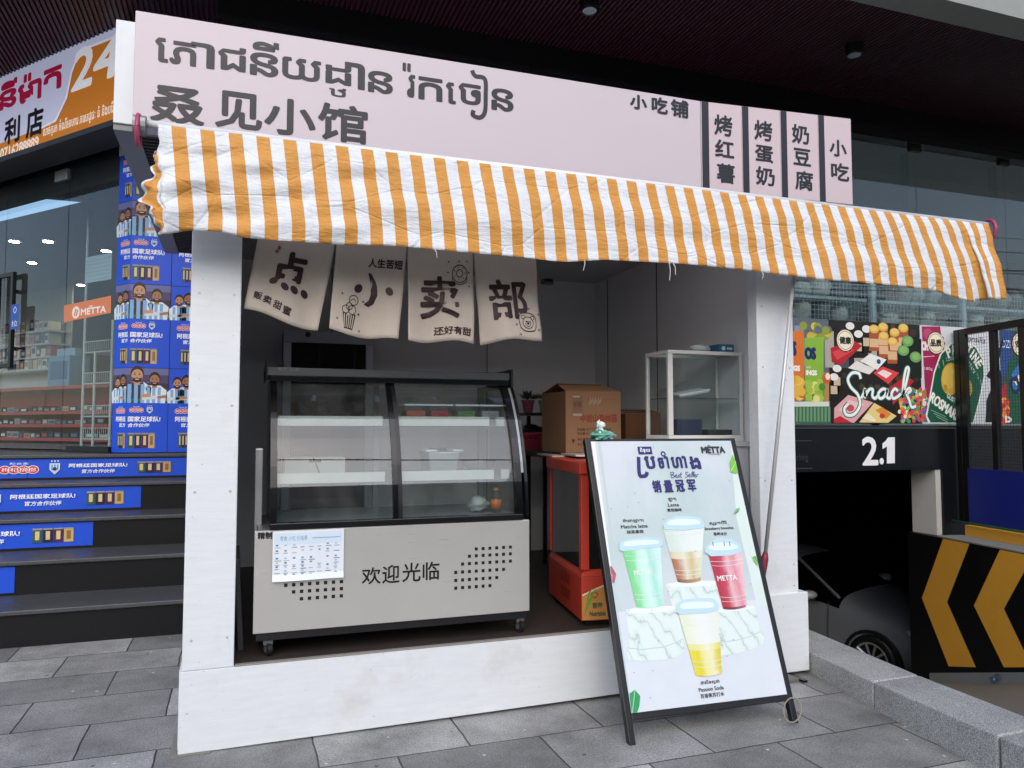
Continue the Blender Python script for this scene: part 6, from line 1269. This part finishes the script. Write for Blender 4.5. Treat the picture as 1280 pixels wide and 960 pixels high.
def cup(top, base, lid, fills, lay, word=None):
    """side outline from (left, right) at the top and the base, filled in level bands"""
    (xl, yl), (xr, yr) = top; (bl, ybl), (br_, ybr) = base
    L = lambda t: (xl+(bl-xl)*t, yl+(ybl-yl)*t); R_ = lambda t: (xr+(br_-xr)*t, yr+(ybr-yr)*t)
    mixp = lambda t, s: (L(t)[0]*(1-s)+R_(t)[0]*s, L(t)[1]*(1-s)+R_(t)[1]*s)
    for i, (t0, t1, s0, s1, c) in enumerate(fills):
        n = 8; bow = 10
        pts = [(mixp(t0, s0+(s1-s0)*k/n)[0], mixp(t0, s0+(s1-s0)*k/n)[1]+bow*(1-(2*(s0+(s1-s0)*k/n)-1)**2)) for k in range(n+1)]+[(mixp(t1, s1+(s0-s1)*k/n)[0], mixp(t1, s1+(s0-s1)*k/n)[1]+bow*(1-(2*(s1+(s0-s1)*k/n)-1)**2)) for k in range(n+1)]
        if isinstance(c, tuple): (ua, _), (ub, _) = pp_(zq, mixp((t0+t1)/2, s0), mixp((t0+t1)/2, s1)); off = AX.length*.5; c = grad(ua-off, ub-off, c)
        a.poly(pp_(zq, *pts), c, lay+i*.12)
    for t in (.12, .2, .78, .86):
        a.line(pp_(zq, *[(mixp(t, k/8)[0], mixp(t, k/8)[1]+10*(1-(k/4-1)**2)) for k in range(9)]), .0018, 'e4ecec', lay+2.6)
    a.poly(pp_(zq, *lid), 'bcd8e4', lay+2.7)
    m = [((x-sum(p[0] for p in lid)/len(lid))*.8+sum(p[0] for p in lid)/len(lid), (y-sum(p[1] for p in lid)/len(lid))*.45+sum(p[1] for p in lid)/len(lid)-6) for x, y in lid]
    a.poly(pp_(zq, *m), 'dcecf2', lay+2.9); a.line(pp_(zq, (lid[0][0]+6, lid[0][1]-2), (lid[-1][0]-8, lid[-1][1]-6)), .003, '8fb6c8', lay+3)
    if word:
        (x0, y0), (x1, y1) = word; tz('METTA', zq, x0, y0, x1, y1, 'e6efec', lay+3, bold=.0008)
cup(((468, 0), (745, -20)), ((570, 360), (722, 352)), [(505-37, -15), (500, -55), (560, -78), (640, -80), (720, -68), (748, -30), (740, 0), (600, 18), (480, 10)], [(0, 1, 0, 1, ('c4d6cc', 'd8e2de', 'e0e6e4')), (.44, 1, 0, 1, ('cdb98a', 'd6cfb4', 'dcdcc8', 'd0c08e', 'dfe0d6')), (.57, 1, 0, .98, ('a4613c', 'b07a58', 'd9d4c2', 'ccb784', 'd8d4b8')), (.94, 1, 0, 1, ('7a4c30', 'a07a5c', 'b89a70'))], 5)
cup(((200, 140), (455, 120)), ((298, 530), (478, 515)), [(178, 150), (180, 100), (235, 78), (350, 62), (440, 66), (470, 85), (468, 120), (420, 130), (200, 158)], [(0, 1, 0, 1, ('74cf84', '7fd592', 'b9e8d2', 'cdece4', 'a5dccb', 'c6e8e2'))], 6, ((275, 284), (392, 308)))
cup(((775, 180), (1000, 160)), ((872, 540), (1028, 525)), [(748, 165), (752, 130), (800, 85), (860, 66), (930, 78), (985, 110), (998, 160), (920, 185), (790, 190)], [(0, 1, 0, 1, ('b5304a', 'b02a42', 'c04a60', 'e0b4bc', 'd98a98', 'e2c0c6')), (.96, 1, .05, .95, ('5a1a26', '7a3440', 'a06a70'))], 6, ((828, 322), (965, 345)))
for x in (800, 875, 912): a.line(pp_(zq, (x, 92), (x+4, 122)), .004, '7a2a3a', 9.5)
cup(((570, 560), (838, 548)), ((690, 985), (862, 968)), [(556, 565), (560, 505), (600, 480), (700, 468), (800, 470), (838, 500), (836, 552), (760, 570), (580, 578)], [(0, 1, 0, 1, ('dbe3c6', 'e2e8d8', 'e4e8e8', 'dfe4da')), (.5, 1, .0, 1, ('ddda8a', 'e0dea0', 'e6e6c8', 'dcd67a')), (.60, 1, 0, 1, ('dfd23a', 'd9cc2e', 'e4df9a', 'e6e2b8', 'd4c42a'))], 8)
for p in ((560, 275), (700, 80)): pass
def leaf(f, pts, c1, c2, lay=9):
    a.poly(cl(pp_(f, *pts)), c1, lay); c = pp_(f, pts[0], pts[len(pts)//2]); a.line(cl(c), .004, c2, lay+1)
leaf(z2, [(352, 692), (340, 640), (346, 588), (372, 568), (398, 600), (394, 650), (384, 690)], '2f9a5c', '9fd4b0')
leaf(zp, [(850, 280), (846, 235), (860, 195), (880, 230), (892, 285), (872, 288)], '7cc04e', 'b8dc90'); leaf(zp, [(866, 488), (878, 466), (896, 458), (890, 480), (874, 490)], '4f9a58', 'a0cca0'); leaf(zp, [(958, 706), (976, 700), (990, 750), (972, 735)], '6ab04e', 'a8d490')
a.poly(cl(pp_(zp, (232, 752), (255, 752), (278, 790), (270, 835), (250, 835))), 'b0566a', 9); a.poly(cl(pp_(zp, (240, 790), (262, 795), (262, 820), (248, 822))), 'c98a98', 9.5)
rn = random.Random(31)
for k in range(26): a.ell(rn.uniform(Lx+.03, Rx-.03), rn.uniform(Bz+.03, Tz-.03), .003, .002, '6a6e70', 12, 6)
pb = a.build('poster', ab)
p = BD(.10, bh+.002, -.016); mb = MB(); hull_blob(mb, p+Vector((.0, 0, .022)), .050, .035, .024, mat('6fae9c', .6, 0, .3, 40, .5), 6, 12, .45); hull_blob(mb, p+Vector((-.01, 0, .062)), .025, .02, .03, mat('d9e4e2', .7), 9, 9, .5); hull_blob(mb, p+Vector((.045, 0, .018)), .03, .02, .017, mat('8fb8bc', .6), 2, 9, .5)
tag(mb.build('crumpled_wrapper'), 'crumpled green and white wrapper lying on the top edge of the board', 'wrapper')
q = BD(bw_-.02, .02, -.02)
tag(MB().tube([q+Vector((.0+.045*math.cos(t)-.012, -.02+.03*math.sin(t), .050+.046*math.sin(t+.6))) for t in [2*math.pi*k/26 for k in range(27)]], .0035, mat('8f897c', .8), 7, False).build('string_loop', smooth=True), 'loop of pale cord tied round the right foot of the board', 'cord')
